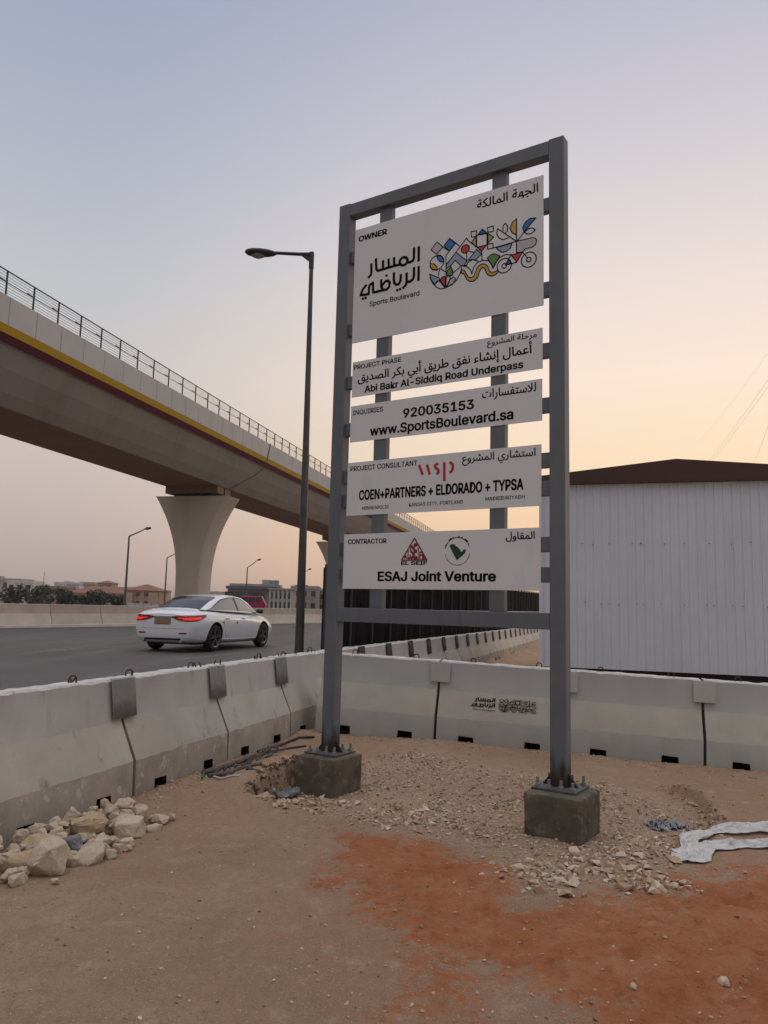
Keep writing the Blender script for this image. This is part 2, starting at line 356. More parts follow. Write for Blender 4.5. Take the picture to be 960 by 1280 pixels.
for y in ys:
    for x in xs:
        near = -3.5 < x < 6 and 0.5 < y < 11.5
        V.append((x, y, ground_z(x, y, near)))
        if near:
            red.append(max(0, min(1, 0.5 + sdist(RED, x, y) * 1.15))); grav.append(max(0, min(1, 0.5 + sdist(GRAVEL, x, y) * 1.7)))
        else: red.append(0.0); grav.append(0.0)
nx = len(xs)
F = [(j*nx+i, j*nx+i+1, (j+1)*nx+i+1, (j+1)*nx+i) for j in range(len(ys)-1) for i in range(nx-1)]
me = bpy.data.meshes.new('ground'); me.from_pydata(V, [], F); me.update()
for nm, dat in (('red_soil', red), ('gravel_bed', grav)):
    at = me.attributes.new(nm, 'FLOAT', 'POINT'); at.data.foreach_set('value', dat)
gm = bpy.data.materials.new('dirt'); gm.use_nodes = True; t = gm.node_tree; n = t.nodes; lk = t.links.new; bs = n['Principled BSDF']; bs.inputs['Roughness'].default_value = 0.95; bs.inputs['Specular IOR Level'].default_value = 0.15
geo = n.new('ShaderNodeNewGeometry'); P = geo.outputs['Position']
def gnoise(sc_, det=8, rough=0.6, vec=None):
    x = n.new('ShaderNodeTexNoise'); x.inputs['Scale'].default_value = sc_; x.inputs['Detail'].default_value = det; x.inputs['Roughness'].default_value = rough; lk(vec or P, x.inputs['Vector']); return x.outputs['Fac']
def gramp(v, stops):
    r = n.new('ShaderNodeValToRGB'); e = r.color_ramp.elements
    while len(e) < len(stops): e.new(0.5)
    for i, (p, c) in enumerate(stops): e[i].position = p; e[i].color = tuple(c) + (1,)
    lk(v, r.inputs[0]); return r.outputs[0]
def gmix(f, a, b, bt='MIX'):
    x = n.new('ShaderNodeMix'); x.data_type = 'RGBA'; x.blend_type = bt
    if isinstance(f, float): x.inputs[0].default_value = f
    else: lk(f, x.inputs[0])
    for s_, q in ((6, a), (7, b)):
        if isinstance(q, tuple): x.inputs[s_].default_value = q + (1,)
        else: lk(q, x.inputs[s_])
    return x.outputs[2]
def gmath(op, a, b):
    x = n.new('ShaderNodeMath'); x.operation = op
    for i, q in enumerate((a, b)):
        if isinstance(q, (int, float)): x.inputs[i].default_value = q
        else: lk(q, x.inputs[i])
    return x.outputs[0]
def gmr(v, a, b):
    x = n.new('ShaderNodeMapRange'); x.interpolation_type = 'SMOOTHSTEP'; x.inputs['From Min'].default_value = a; x.inputs['From Max'].default_value = b; lk(v, x.inputs['Value']); return x.outputs[0]
dirt = gramp(gnoise(0.9), [(0.30, (0.337,0.211,0.130)), (0.50, (0.404,0.267,0.175)), (0.70, (0.464,0.332,0.227))])
dirt = gmix(gmr(gnoise(0.45, 5), 0.47, 0.66), dirt, (0.383,0.222,0.132))
dirt = gmix(gmr(gnoise(2.3, 9, 0.7), 0.56, 0.74), dirt, (0.449,0.340,0.235))
dirt = gmix(gmr(gnoise(14, 9, 0.75), 0.45, 0.72), dirt, (0.322,0.219,0.143))
dirt = gmix(gmr(gnoise(4.4, 10, 0.78), 0.52, 0.68), dirt, (0.484,0.359,0.248))
dirt = gmix(gmr(gnoise(130, 4, 0.7), 0.57, 0.68), dirt, (0.658,0.523,0.392))
dirt = gmix(gmr(gnoise(75, 4, 0.7), 0.58, 0.70), dirt, (0.227,0.150,0.100))
dirt = gmix(gmr(gnoise(24, 8, 0.8), 0.57, 0.68), dirt, (0.297,0.202,0.136))
redc = gramp(gnoise(2.6, 9, 0.68), [(0.32, (0.365,0.129,0.053)), (0.5, (0.444,0.177,0.081)), (0.70, (0.494,0.256,0.137))])
redc = gmix(gmr(gnoise(11, 9, 0.78), 0.48, 0.72), redc, (0.303,0.089,0.037))
redc = gmix(gmr(gnoise(5.0, 9, 0.78), 0.54, 0.72), redc, (0.561,0.294,0.160))
redc = gmix(gmr(gnoise(60, 5, 0.7), 0.58, 0.72), redc, (0.506,0.283,0.156))
redc = gmix(gmr(gnoise(30, 8, 0.8), 0.58, 0.68), redc, (0.273,0.089,0.041))
gbed = gramp(gnoise(38, 6, 0.75), [(0.36, (0.316,0.206,0.132)), (0.52, (0.444,0.309,0.209)), (0.64, (0.571,0.432,0.311))])
ar = n.new('ShaderNodeAttribute'); ar.attribute_name = 'red_soil'; ag = n.new('ShaderNodeAttribute'); ag.attribute_name = 'gravel_bed'
breakup = gmath('ADD', gmath('MULTIPLY', gmath('SUBTRACT', gnoise(1.5, 9, 0.74), 0.5), 2.1), gmath('ADD', gmath('MULTIPLY', gmath('SUBTRACT', gnoise(8, 9, 0.8), 0.5), 1.3), gmath('MULTIPLY', gmath('SUBTRACT', gnoise(55, 4, 0.8), 0.5), 0.9)))
gf = gmr(gmath('ADD', ag.outputs['Fac'], gmath('MULTIPLY', gmath('SUBTRACT', gnoise(3.1, 9, 0.75), 0.5), 1.6)), 0.40, 0.85)
rf = gmr(gmath('ADD', ar.outputs['Fac'], breakup), 0.42, 0.70)
cg = gmix(gf, dirt, gbed); cg = gmix(rf, cg, redc)
lk(cg, bs.inputs['Base Color'])
bp = n.new('ShaderNodeBump'); bp.inputs['Strength'].default_value = 1.0; bp.inputs['Distance'].default_value = 0.032
hh = gmath('ADD', gmath('MULTIPLY', gnoise(26, 8, 0.7), 1.0), gmath('MULTIPLY', gnoise(110, 4, 0.7), 0.35)); lk(hh, bp.inputs['Height']); lk(bp.outputs[0], bs.inputs['Normal'])
tag(link('ground', me, gm, smooth=180), kind='structure')

# ------------------------------------------------------------------ roads
def along(s_, q): p = B0 + UR * s_ + NR * q; return p
def strip(name, s0, s1, q0, q1, z, m, n_=40):
    b = MB()
    for i in range(n_):
        a, c = s0 + (s1 - s0) * i / n_, s0 + (s1 - s0) * (i + 1) / n_
        p = [along(a, q0), along(a, q1), along(c, q1), along(c, q0)]
        b.face([(v.x, v.y, z) for v in p])
    return b.build(name, m)
tag(strip('road', -60, 900, -20.3, -0.62, ROAD_Z, M['asphalt']), kind='structure')
tag(strip('road_beyond_median', -60, 900, -62, -31, ROAD_Z, M['asphalt']), kind='structure')
lm = MB()
for q in (-16.3, -12.6, -8.9, -5.2):
    for k in range(-4, 40):
        a = along(k * 9.0, q); c = along(k * 9.0 + 3.0, q); w2 = NR * 0.075
        lm.face([(a.x - w2.x, a.y - w2.y, ROAD_Z + .004), (a.x + w2.x, a.y + w2.y, ROAD_Z + .004), (c.x + w2.x, c.y + w2.y, ROAD_Z + .004), (c.x - w2.x, c.y - w2.y, ROAD_Z + .004)])
for q in (-19.6, -1.6):
    a = along(-60, q); c = along(500, q); w2 = NR * 0.075
    lm.face([(a.x - w2.x, a.y - w2.y, ROAD_Z + .004), (a.x + w2.x, a.y + w2.y, ROAD_Z + .004), (c.x + w2.x, c.y + w2.y, ROAD_Z + .004), (c.x - w2.x, c.y - w2.y, ROAD_Z + .004)])
tag(lm.build('lane_markings', M['line']), kind='structure')

# ------------------------------------------------------------------ viaduct
PH, OFF = 0.239, 24.018
VU = Vector((sin(PH), cos(PH), 0)); VL = Vector((-cos(PH), sin(PH), 0))
via = empty('viaduct', (0, 0, 0), 0, 'pale concrete railway viaduct with yellow and maroon bands crossing high over the road', 'viaduct')
def vp(s_, o, z): p = VU * s_ + VL * (OFF + o); return (p.x, p.y, z)
WID = 6.2
# cross-section, from the near parapet's outer top round under the soffit to the far one
def vsec(s_): return [vp(s_, o, z) for o, z in vprof]
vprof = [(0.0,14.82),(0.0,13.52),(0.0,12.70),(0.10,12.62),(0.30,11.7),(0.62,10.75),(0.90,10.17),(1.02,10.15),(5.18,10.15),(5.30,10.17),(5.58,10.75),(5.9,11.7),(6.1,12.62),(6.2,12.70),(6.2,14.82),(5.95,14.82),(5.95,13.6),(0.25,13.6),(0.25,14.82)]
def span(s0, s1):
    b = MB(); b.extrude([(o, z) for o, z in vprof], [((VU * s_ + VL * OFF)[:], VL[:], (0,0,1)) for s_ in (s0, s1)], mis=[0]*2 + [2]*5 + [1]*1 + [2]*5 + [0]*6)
    # parapet is kept in its own mesh below; here the girder
    return b
joints = [-22.0, 15.0, 52.6, 90.2, 128.0, 166.0, 204, 242, 280]
for a, c in zip(joints, joints[1:]):
    b = span(a + 0.03, c - 0.03)
    k = math.ceil((a + .1 - .6) / 1.79)
    while .6 + k * 1.79 < c - .1:                              # thin grooves between parapet panels and across the web
        s_ = .6 + k * 1.79
        b.raw([vp(s_,-.004,13.53),vp(s_+.035,-.004,13.53),vp(s_+.035,-.004,14.82),vp(s_,-.004,14.82)], [(0,1,2,3)], 3)
        if k % 2 == 0:
            for (o1, z1), (o2, z2) in zip(vprof[3:6], vprof[4:7]):
                b.raw([vp(s_ - .2*(12.62-z1),o1-.004,z1),vp(s_+.03 - .2*(12.62-z1),o1-.004,z1),vp(s_+.03 - .2*(12.62-z2),o2-.004,z2),vp(s_ - .2*(12.62-z2),o2-.004,z2)], [(0,1,2,3)], 3)
        k += 1
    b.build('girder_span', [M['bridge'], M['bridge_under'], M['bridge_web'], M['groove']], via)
for nm, z0, z1, m_ in (('yellow_band', 13.11, 13.52, 'yellow'), ('maroon_band', 12.70, 13.11, 'maroon')):
    b = MB()
    for a, c in zip(joints, joints[1:]):
        b.raw([vp(a+.03,-0.03,z0),vp(c-.03,-0.03,z0),vp(c-.03,-0.03,z1),vp(a+.03,-0.03,z1),vp(a+.03,-.001,z0),vp(c-.03,-.001,z0),vp(c-.03,-.001,z1),vp(a+.03,-.001,z1)], [(0,1,2,3),(4,7,6,5),(0,4,5,1),(3,2,6,7),(0,3,7,4),(1,5,6,2)])
    b.build(nm, M[m_], via)
for j in joints[1:-1]:                                          # expansion joints, raked down the web
    b = MB()
    jj = [(0.0,14.85,5.4),(0.0,12.70,4.6),(0.10,12.62,4.5),(0.30,11.7,3.0),(0.62,10.75,1.0),(0.90,10.17,0.0),(1.02,10.15,0.0)]
    for (o1,z1,d1),(o2,z2,d2) in zip(jj, jj[1:]):
        b.raw([vp(j+d1-.06,o1-.035,z1),vp(j+d1+.06,o1-.035,z1),vp(j+d2+.06,o2-.035,z2),vp(j+d2-.06,o2-.035,z2)], [(0,1,2,3)])
    b.raw([vp(j-.05,1.0,10.14),vp(j+.05,1.0,10.14),vp(j+.05,5.2,10.14),vp(j-.05,5.2,10.14)], [(0,1,2,3)])
    b.build('expansion_joint', M['joint'], via, recalc=True)
for side, o in ((0, 0.12), (1, 6.08)):
    rl = MB()
    for z, r in ((15.97, .035), (15.45, .022)): rl.tube([vp(-20, o, z), vp(150, o, z), vp(270, o, z)], r, 6)
    for z in (14.98, 15.11, 15.24, 15.37, 15.58, 15.71, 15.84): rl.tube([vp(-20, o, z), vp(270, o, z)], .011, 5)
    rail = rl.build('railing', M['rail'], via)
    p = MB()
    if side == 0:
        for k in range(95):
            sx = 29.07 - 5 * 1.773 + k * 1.773
            pb = MB(); pb.tube([vp(sx, o, 14.82), vp(sx, o, 15.99)], .045, 6); pb.tube([vp(sx-.45,o,15.50),vp(sx,o,15.47)], .03, 5)
            pb.build('railing_post', M['rail'], via)
    else:
        for k in range(150):
            p.tube([vp(20 + k*1.773, o, 14.82), vp(20 + k*1.773, o, 15.99)], .045, 5)
        tag(p.build('far_railing_posts', M['rail'], via), kind='stuff')
def pier(s_):
    # flared column: front and back faces spread sideways towards the cap
    prof = [(-2.0,1.02),(0.0,1.02),(2.6,1.03),(3.4,1.06),(4.2,1.13),(5.1,1.27),(5.9,1.47),(6.7,1.74),(7.4,2.04),(8.0,2.35),(8.6,2.70),(9.05,3.0)]
    b = MB(); n_ = 12; rings = []
    for z, hw in prof:
        dp_ = 1.02 + 0.10 * smooth01(4, 9, z); ch = 0.16
        ring = [(-hw+ch*.8,-dp_),(hw-ch*.8,-dp_),(hw,-dp_+ch*1.6),(hw,dp_-ch*1.6),(hw-ch*.8,dp_),(-hw+ch*.8,dp_),(-hw,dp_-ch*1.6),(-hw,-dp_+ch*1.6)]
        rings.append([(VU * (s_ + y) - VL * x + VL * (OFF + 3.1) + Vector((0,0,z + ROAD_Z)))[:] for x, y in ring])
    base = len(b.v); n_ = 8
    for r in rings: b.v += r
    for i in range(len(rings)-1):
        for k in range(n_): b.f.append((base+i*n_+k, base+i*n_+(k+1)%n_, base+(i+1)*n_+(k+1)%n_, base+(i+1)*n_+k)); b.m.append(0)
    b.f.append(tuple(base+(len(rings)-1)*n_+k for k in range(n_))); b.m.append(0)
    pr_ = b.build('pier', M['pier'], via, smooth=30)
    c = MB()
    for dx in (-1.15, 1.15):
        for dy in (-.45, .45):
            o_ = VU*(s_+dy) + VL*(OFF+3.1+dx)
            c.raw([(o_ + VU*a*.26 + VL*bb*.36 + Vector((0,0,z)))[:] for z in (9.35,9.62) for a,bb in ((-1,-1),(1,-1),(1,1),(-1,1))], [(0,3,2,1),(4,5,6,7),(0,1,5,4),(1,2,6,5),(2,3,7,6),(3,0,4,7)])
    c.build('bearing', M['joint'], pr_)
    d = MB()
    for dy in (-.62, .62):
        o_ = VU*(s_+dy) + VL*(OFF+3.1)
        d.raw([(o_ + VU*a*.5 + VL*bb*2.12 + Vector((0,0,z)))[:] for z in (9.62,10.2) for a,bb in ((-1,-1),(1,-1),(1,1),(-1,1))], [(0,3,2,1),(4,5,6,7),(0,1,5,4),(1,2,6,5),(2,3,7,6),(3,0,4,7)])
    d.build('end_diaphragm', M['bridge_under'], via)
for s_ in (14.3, 51.9, 89.5, 127.3, 165.3): pier(s_)
# ------------------------------------------------------------------ concrete barriers
def barrier_mesh(L_, hz=0.93, notch=True, seed=0):
    """one New Jersey block, foot centred at the origin, long side along x"""
    prof = [(-0.28,0.0),(-0.272,0.30),(-0.135,0.60),(-0.092,hz-0.015),(-0.078,hz),(0.078,hz),(0.092,hz-0.015),(0.135,0.60),(0.272,0.30),(0.28,0.0)]
    b = MB(); n_ = 24; rr = random.Random(seed); b0 = len(b.v)
    for i in range(n_ + 1):
        x = -L_/2 + 0.006 + (L_ - 0.012) * i / n_
        for (y, z) in prof:
            j = 0.006 * noise.noise(Vector((x*5 + seed, z*6, y*3))) + (0.004 * rr.uniform(-1, 1) if 0.2 < z < 0.4 or z > 0.9 else 0)
            b.v.append((x, y + j, z + (j if z > 0.05 else 0)))
    m_ = len(prof); slots = [2, 1, 0, 3, 3, 3, 0, 1, 2, 2]
    for i in range(n_):
        for j in range(m_): b.f.append((b0+i*m_+j, b0+i*m_+(j+1)%m_, b0+(i+1)*m_+(j+1)%m_, b0+(i+1)*m_+j)); b.m.append(slots[j])
    b.f.append(tuple(b0+j for j in reversed(range(m_)))); b.m.append(2); b.f.append(tuple(b0+n_*m_+j for j in range(m_))); b.m.append(2)
    me = b.mesh('barrier')
    bm = bmesh.new(); bm.from_mesh(me); bmesh.ops.recalc_face_normals(bm, faces=bm.faces); bm.to_mesh(me); bm.free()
    if notch:
        c = MB()
        for x in (-L_*0.26, L_*0.26): c.raw([(x+dx, yy, zz) for yy in (-.5, -.06) for dx, zz in ((-.10,-.1),(.10,-.1),(.088,.10),(-.082,.108))] , [(0,1,2,3),(4,7,6,5),(0,4,5,1),(1,5,6,2),(2,6,7,3),(3,7,4,0)], 4)
        cm = c.mesh('cut'); bm = bmesh.new(); bm.from_mesh(cm); bmesh.ops.recalc_face_normals(bm, faces=bm.faces); bm.to_mesh(cm); bm.free()
        for k in range(5): cm.materials.append(M['dark'])
        for k in range(5): me.materials.append(M['dark'])
        me = bool_cut(me, cm)
    return me
def loop_mb(x, y=0.0, h=0.06, w_=0.035, z=0.93, r=0.007, ang=0.0):
    ca, sa_ = cos(ang), sin(ang)
    pts = [(-w_,0,-.02),(-w_,0,h*.6),(-w_*.6,0,h*.92),(0,0,h),(w_*.6,0,h*.92),(w_,0,h*.6),(w_,0,-.02)]
    return MB().tube([(x + p[0]*ca, y + p[0]*sa_, z + p[2]) for p in pts], r, 6)
def plate_mesh_bent(L_, corr=True):
    """galvanised channel saddled over a joint at the block's far end"""
    b = MB(); x0 = L_/2; n_ = 12; w_ = 0.155; yz = [(-0.158,0.628),(-0.139,0.78),(-0.120,0.93),(-0.10,0.938)]
    for i in range(n_ + 1):
        x = x0 - w_ + 2*w_*i/n_; d = (0.010 if corr and 0.3 < abs(i/n_-.5)*2 < .75 else 0.0)
        for (y, z) in yz: b.v.append((x, y - d*(1 if y < 0 else -1) , z))
    m_ = len(yz)
    for i in range(n_):
        for j in range(m_-1): b.f.append((i*m_+j, i*m_+j+1, (i+1)*m_+j+1, (i+1)*m_+j)); b.m.append(0)
    me = b.mesh('joint_plate'); return me
def solid(o, th):
    md = o.modifiers.new('t', 'SOLIDIFY'); md.thickness = th; md.offset = 1; return o
ORD = ['first','second','third','fourth','fifth','sixth','seventh','eighth','ninth','tenth','eleventh','twelfth','thirteenth','fourteenth','fifteenth','sixteenth','seventeenth','eighteenth','nineteenth','twentieth','21st','22nd','23rd','24th','25th','26th','27th','28th','29th','30th']
LB = 1.53
me_l = [barrier_mesh(LB - 0.022, seed=k) for k in range(3)]
mats_l = [M['bar_top'], M['bar_mid'], M['bar_low'], M['bar_cap'], M['dark']]
near_labels = {-2: 'pale concrete barrier nearest the camera at the left edge, with two rusty lifting loops',
 -1: 'pale concrete barrier behind the rock pile, its far end under the biggest galvanised plate',
 0: 'pale concrete barrier between the two galvanised plates left of the lamp post, foot flaked white',
 1: 'pale concrete barrier running from the second galvanised plate to the plate before the lamp post',
 2: 'pale concrete barrier before the lamp post, last of the left row at the corner'}
row_rot = pi/2 - ROAD_H
def plate_on(root, bent=True, far=True):
    o = link('joint_plate', plate_mesh_bent(LB), M['galv'], root, 12); solid(o, 0.004); return o
for k in range(-2, 3):
    c = along((k + 0.5) * LB, -0.28)
    r = empty('concrete_barrier', (c.x, c.y, ground_z(c.x, c.y, False) * 0 + 0.0), row_rot, near_labels[k], 'barrier', 'concrete barriers lining the near side of the road')
    link('body', me_l[k % 3], mats_l, r, 28)
    if k >= -1 and k < 2: plate_on(r)
    rr = random.Random(k + 40)
    for x in ((-.45, .30) if k in (-2, -1) else (-.5, .42)):
        loop_mb(x + rr.uniform(-.05, .05), rr.uniform(-.02, .02), 0.055 + rr.uniform(-.01, .02), ang=rr.uniform(-.6, .6)).build('lifting_loop', M['loop'], r)
    for q in range(5):
        x = rr.uniform(-.65, .65); MB().tube([(x, rr.uniform(-.05,.05), .92), (x + rr.uniform(-.01,.02), 0, .96 + rr.uniform(0,.02))], .006, 5).build('cut_stub', M['loop'], r)
me_far = barrier_mesh(LB - 0.03, notch=True, seed=9)
for k in range(3, 30):
    c = along((k + 0.5) * LB, -0.28); z = -0.007 * (k - 3)
    r = empty('concrete_barrier', (c.x, c.y, z), row_rot, ORD[k-3] + ' grey barrier under the black screen fence beyond the sign, counted from its near end', 'barrier', 'concrete barriers lining the screen fence')
    link('body', me_far, [M['bar_top'], M['bar_mid'], M['bar_low'], M['bar_cap'], M['dark']], r, 28)
    o = link('joint_plate', plate_mesh_bent(LB, False), M['fencefr'], r, 40); solid(o, .004)
# the row that closes the site on the right
LR = 1.465
me_r = [barrier_mesh(LR - 0.02, seed=20 + k) for k in range(2)]
mats_r = [M['gbar_top'], M['gbar_mid'], M['gbar_low'], M['bar_cap'], M['dark']]
right_labels = {-1: 'grey-green painted barrier in the corner behind the left sign post',
 0: 'grey-green painted barrier with a small black stencilled emblem, between the sign posts',
 1: 'grey-green barrier between the right sign post and the square joint plate',
 2: 'grey-green painted barrier at the right edge of the photo in front of the white shed',
 3: 'grey-green painted barrier farthest right, mostly out of the picture'}
rot_r = atan2(RBD.y, RBD.x)
rb_root = {}
for k in range(-1, 4):
    p = RB0 + RBD * ((k + .5) * LR) - RBN * 0.28; z = right_base((k + .5) * LR)
    r = empty('concrete_barrier', (p.x, p.y, z), rot_r, right_labels[k], 'barrier', 'painted barriers closing the site behind the sign')
    r.rotation_euler = (0, 0.031, rot_r); rb_root[k] = r
    link('body', me_r[k % 2], mats_r, r, 28)
    if -1 <= k <= 2:
        b = MB(); b.box(LR/2 - .10, LR/2 + .13, -.156, -.146, .655, .885); b.build('joint_plate', M['gbar_top'], r, bevel=.003).rotation_euler = (radians(-7.5), 0, 0)
        r.children[-1].location = (0, -0.088, 0.018)
    loop_mb(-.35, 0, .05, .03).build('lifting_loop', M['loop'], r); loop_mb(.42, 0.02, .05, .03).build('lifting_loop', M['loop'], r)
# tan blocks across the road
F0, F1 = Vector((-15.59, 31.5)), Vector((-4.42, 56.0)); FD = (F1 - F0).normalized(); LF = 2.94
me_f = barrier_mesh(LF - .03, hz=1.0, notch=True, seed=33)
k0 = -9
for k in range(k0, 26):
    p = F0 + FD * (k * LF + .9)
    lab = ORD[k + 4] + ' tan concrete barrier from the left along the far side of the road' if -4 <= k <= 14 else 'tan concrete barrier along the far side of the road, hidden or out of the picture'
    r = empty('concrete_barrier', (p.x, p.y, ROAD_Z - .02), atan2(FD.y, FD.x), lab, 'barrier', 'tan barriers along the far side of the road')
    link('body', me_f, [M['fbar_top'], M['fbar_low'], M['fbar_low'], M['fbar_low'], M['dark']], r, 28)
kb = MB()
for a, c in ((-40, 100),):
    pa = F0 + FD * a; pc = F0 + FD * c; nn = Vector((FD.y, -FD.x))
    kb.raw([((p + nn * q).x, (p + nn * q).y, z) for p in (pa, pc) for q, z in ((-.1, ROAD_Z - .1), (.75, ROAD_Z - .1), (.72, ROAD_Z + .10), (-.1, ROAD_Z + .12))], [(0,1,5,4),(1,2,6,5),(2,3,7,6),(3,0,4,7),(0,3,2,1),(4,5,6,7)])
tag(kb.build('kerb', M['fbar_low']), kind='structure')

# ------------------------------------------------------------------ black screen fence behind the far run of barriers
fn = empty('screen_fence', (0, 0, 0), 0, 'tall black mesh screen fence on grey posts, running away behind the sign beside the barriers', 'fence')
FS0, FN_ = 5.56, 48
for i in range(FN_):
    s_ = FS0 + i * 1.2; a = along(s_, -0.62); c = along(s_ + 1.2, -0.62)
    zt = 2.16 + 0.014 * (s_ - FS0); d = Vector((c.x - a.x, c.y - a.y, 0)); nrm = Vector((NR.x, NR.y, 0))
    A = Vector((a.x, a.y, 0)); b = MB()
    vs = []
    for off in (-.012, .012):
        for j in range(7):
            for z in (0.36, 1.0, 1.5, zt - .02):
                bul = 0.02 * sin(j * 1.9 + i) * (1 if 0 < j < 6 else 0); vs.append((A + d * (j / 6) + nrm * (off + bul) + Vector((0, 0, z)))[:])
    fs = []
    for o_ in (0, 28):
        for j in range(6):
            for z in range(3): fs.append((o_+j*4+z, o_+(j+1)*4+z, o_+(j+1)*4+z+1, o_+j*4+z+1))
    for j in range(6): fs += [(j*4, (j+1)*4, 28+(j+1)*4, 28+j*4), (j*4+3, (j+1)*4+3, 28+(j+1)*4+3, 28+j*4+3)]
    fs += [(0,1,29,28),(1,2,30,29),(2,3,31,30),(24,25,53,52),(25,26,54,53),(26,27,55,54)]
    b.raw(vs, fs); b.build('mesh_panel', M['fence'], fn)
    pb = MB(); o_ = A + nrm * .035
    pb.tube([(o_ + Vector((0,0,.35)))[:], (o_ + Vector((0,0,zt+.03)))[:]], .026, 6)
    pb.build('fence_post', M['fencefr'], fn)
a = along(FS0, -.62 + .05); c = along(FS0 + FN_ * 1.2, -.62 + .05)
MB().tube([(a.x, a.y, 1.49), (c.x, c.y, 1.56)], .026, 6).build('rail', M['fencerail'], fn)
MB().tube([(a.x, a.y, 2.16), (c.x, c.y, 2.16 + .014*FN_*1.2)], .018, 6).build('rail', M['fencefr'], fn)

# ------------------------------------------------------------------ white shed
SY = radians(-17); SU = Vector((cos(SY), sin(SY), 0)); SB = Vector((-sin(SY), cos(SY), 0))
S0 = Vector((3.35, 16.02, 0)); SW, SDp = 5.63, 9.0       # left front corner, width, depth
shed = empty('site_shed', S0[:], SY, 'white ribbed metal site shed with a low brown gable, behind the right barriers', 'shed')
ZB, ZW, ZP = 0.43, 4.24, 4.66
def ribs(x0, x1, z0, z1, y, flip=1):
    b = MB(); xs_ = []; x = x0 + .06; pitch = 0.166
    while x < x1 - .001:
        for dx, dy in ((0,0),(.012,.022),(.036,.022),(.048,0),(.088,0),(.094,.005),(.118,.005),(.124,0)):
            if x + dx < x1: xs_.append((x + dx, dy))
        x += pitch
    xs_ = [(x0, 0)] + xs_ + [(x1, 0)]
    for (xa, da), (xb, db) in zip(xs_, xs_[1:]): b.face([(xa, y - da, z0), (xb, y - db, z0), (xb, y - db, z1), (xa, y - da, z1)])
    return b
b = MB(); b.box(0.0, SW, 0.03, SDp, ZB, ZW + .02); b.build('wall', M['shed'], shed)
sc_ = ribs(0, SW, ZB, ZW, 0)
for z in (1.75, 2.98):
    x = .35
    while x < SW - .1:
        xx = x + random.uniform(-.06, .06); zz = z + random.uniform(-.03, .03); q = .008
        sc_.raw([(xx-q,-.03,zz-q),(xx+q,-.03,zz-q),(xx+q,-.03,zz+q),(xx-q,-.03,zz+q),(xx-q,.0,zz-q),(xx+q,.0,zz-q),(xx+q,.0,zz+q),(xx-q,.0,zz+q)], [(0,1,2,3),(0,4,5,1),(1,5,6,2),(2,6,7,3),(3,7,4,0)], 1); x += random.choice([.12,.39,.40,.42])
sc_.build('front_wall', [M['shed'], M['trim']], shed, recalc=False)
b = MB()
pf = [(-.12, ZW - .02), (SW + .12, ZW - .02), (SW + .12, ZW + .16), (SW/2 - .13, ZP + .03), (-.12, ZW + .16)]
b.raw([(x, -.14, z) for x, z in pf] + [(x, SDp, z) for x, z in pf], [(0,1,2,3,4),(9,8,7,6,5),(0,5,6,1),(1,6,7,2),(2,7,8,3),(3,8,9,4),(4,9,5,0)])
b.build('roof', M['shedroof'], shed)
b = MB(); b.box(-.05, .02, -.035, .06, ZB, ZW); b.build('corner_trim', M['shed'], shed, bevel=.008)
b = MB(); b.box(.05, SW - .05, .12, SDp - .1, .14, ZB - .005)
for k in range(6): b.box(.3 + k*1.0, .6 + k*1.0, .05, .4, -.06, .16)
b.build('underframe', M['shedbase'], shed)

# ------------------------------------------------------------------ lamp post beside the road
lp = empty('street_lamp', (-1.74, 16.5, ROAD_Z), radians(0), 'tall dark street lamp on a tapered pole with a single arm, beside the near barrier', 'street lamp')
b = MB(); b.tube([(0,0,0),(0,0,.5),(-.02,0,4.5),(-.06,0,8.95),(-.06,0,9.15)], [.105,.098,.075,.046,.046], 14); b.build('pole', M['polegrey'], lp, smooth=60)
b = MB(); b.box(-.19,.19,-.19,.19,-.0,.03); b.build('base_plate', M['polegrey'], lp, bevel=.004)
b = MB(); b.tube([(-.06,0,8.82),(-.062,0,9.21)], .058, 12); b.tube([(-.06,0,9.17),(-.35,0,9.165),(-.95,0,9.18)], [.045,.04,.036], 10)
b.raw([(-.06,-.02,8.95),(-.06,.02,8.95),(-.32,.02,9.15),(-.32,-.02,9.15),(-.06,-.02,9.15),(-.06,.02,9.15)], [(0,1,2,3),(0,4,5,1),(0,3,4),(1,5,2),(3,2,5,4)])
b.build('arm', M['lamp'], lp, smooth=50)
b = MB()                                                        # cobra-head lantern
st = [(-.86,.03,.035,.0),(-.93,.085,.07,.0),(-1.05,.13,.10,.005),(-1.22,.155,.12,.01),(-1.40,.15,.115,.015),(-1.53,.10,.085,.02),(-1.585,.03,.03,.02)]
n_ = 14
for x, hw, hh, dz in st:
    for k in range(n_):
        a = 2*pi*k/n_; b.v.append((x, hw*cos(a), 9.165 + dz + (hh*.72 if sin(a) > 0 else hh*.75) * sin(a)))
for i in range(len(st)-1):
    for k in range(n_): b.f.append((i*n_+k, i*n_+(k+1)%n_, (i+1)*n_+(k+1)%n_, (i+1)*n_+k)); b.m.append(0)
b.f.append(tuple(range(n_))); b.m.append(0); b.f.append(tuple((len(st)-1)*n_+k for k in reversed(range(n_)))); b.m.append(0)
hd = b.build('lamp_head', M['lamp'], lp, smooth=60)
b = MB(); nn_ = 12
for x, r_ in ((0,1.0),(.03,.85),(.055,.45)):
    for k in range(nn_): b.v.append((-1.28 + .17*r_*cos(2*pi*k/nn_), .11*r_*sin(2*pi*k/nn_), 9.115 - x*1.2))
for i in range(2):
    for k in range(nn_): b.f.append((i*nn_+k, i*nn_+(k+1)%nn_, (i+1)*nn_+(k+1)%nn_, (i+1)*nn_+k)); b.m.append(0)
b.f.append(tuple(2*nn_+k for k in range(nn_))); b.m.append(0)
b.build('lens', M['lens'], hd, smooth=60)
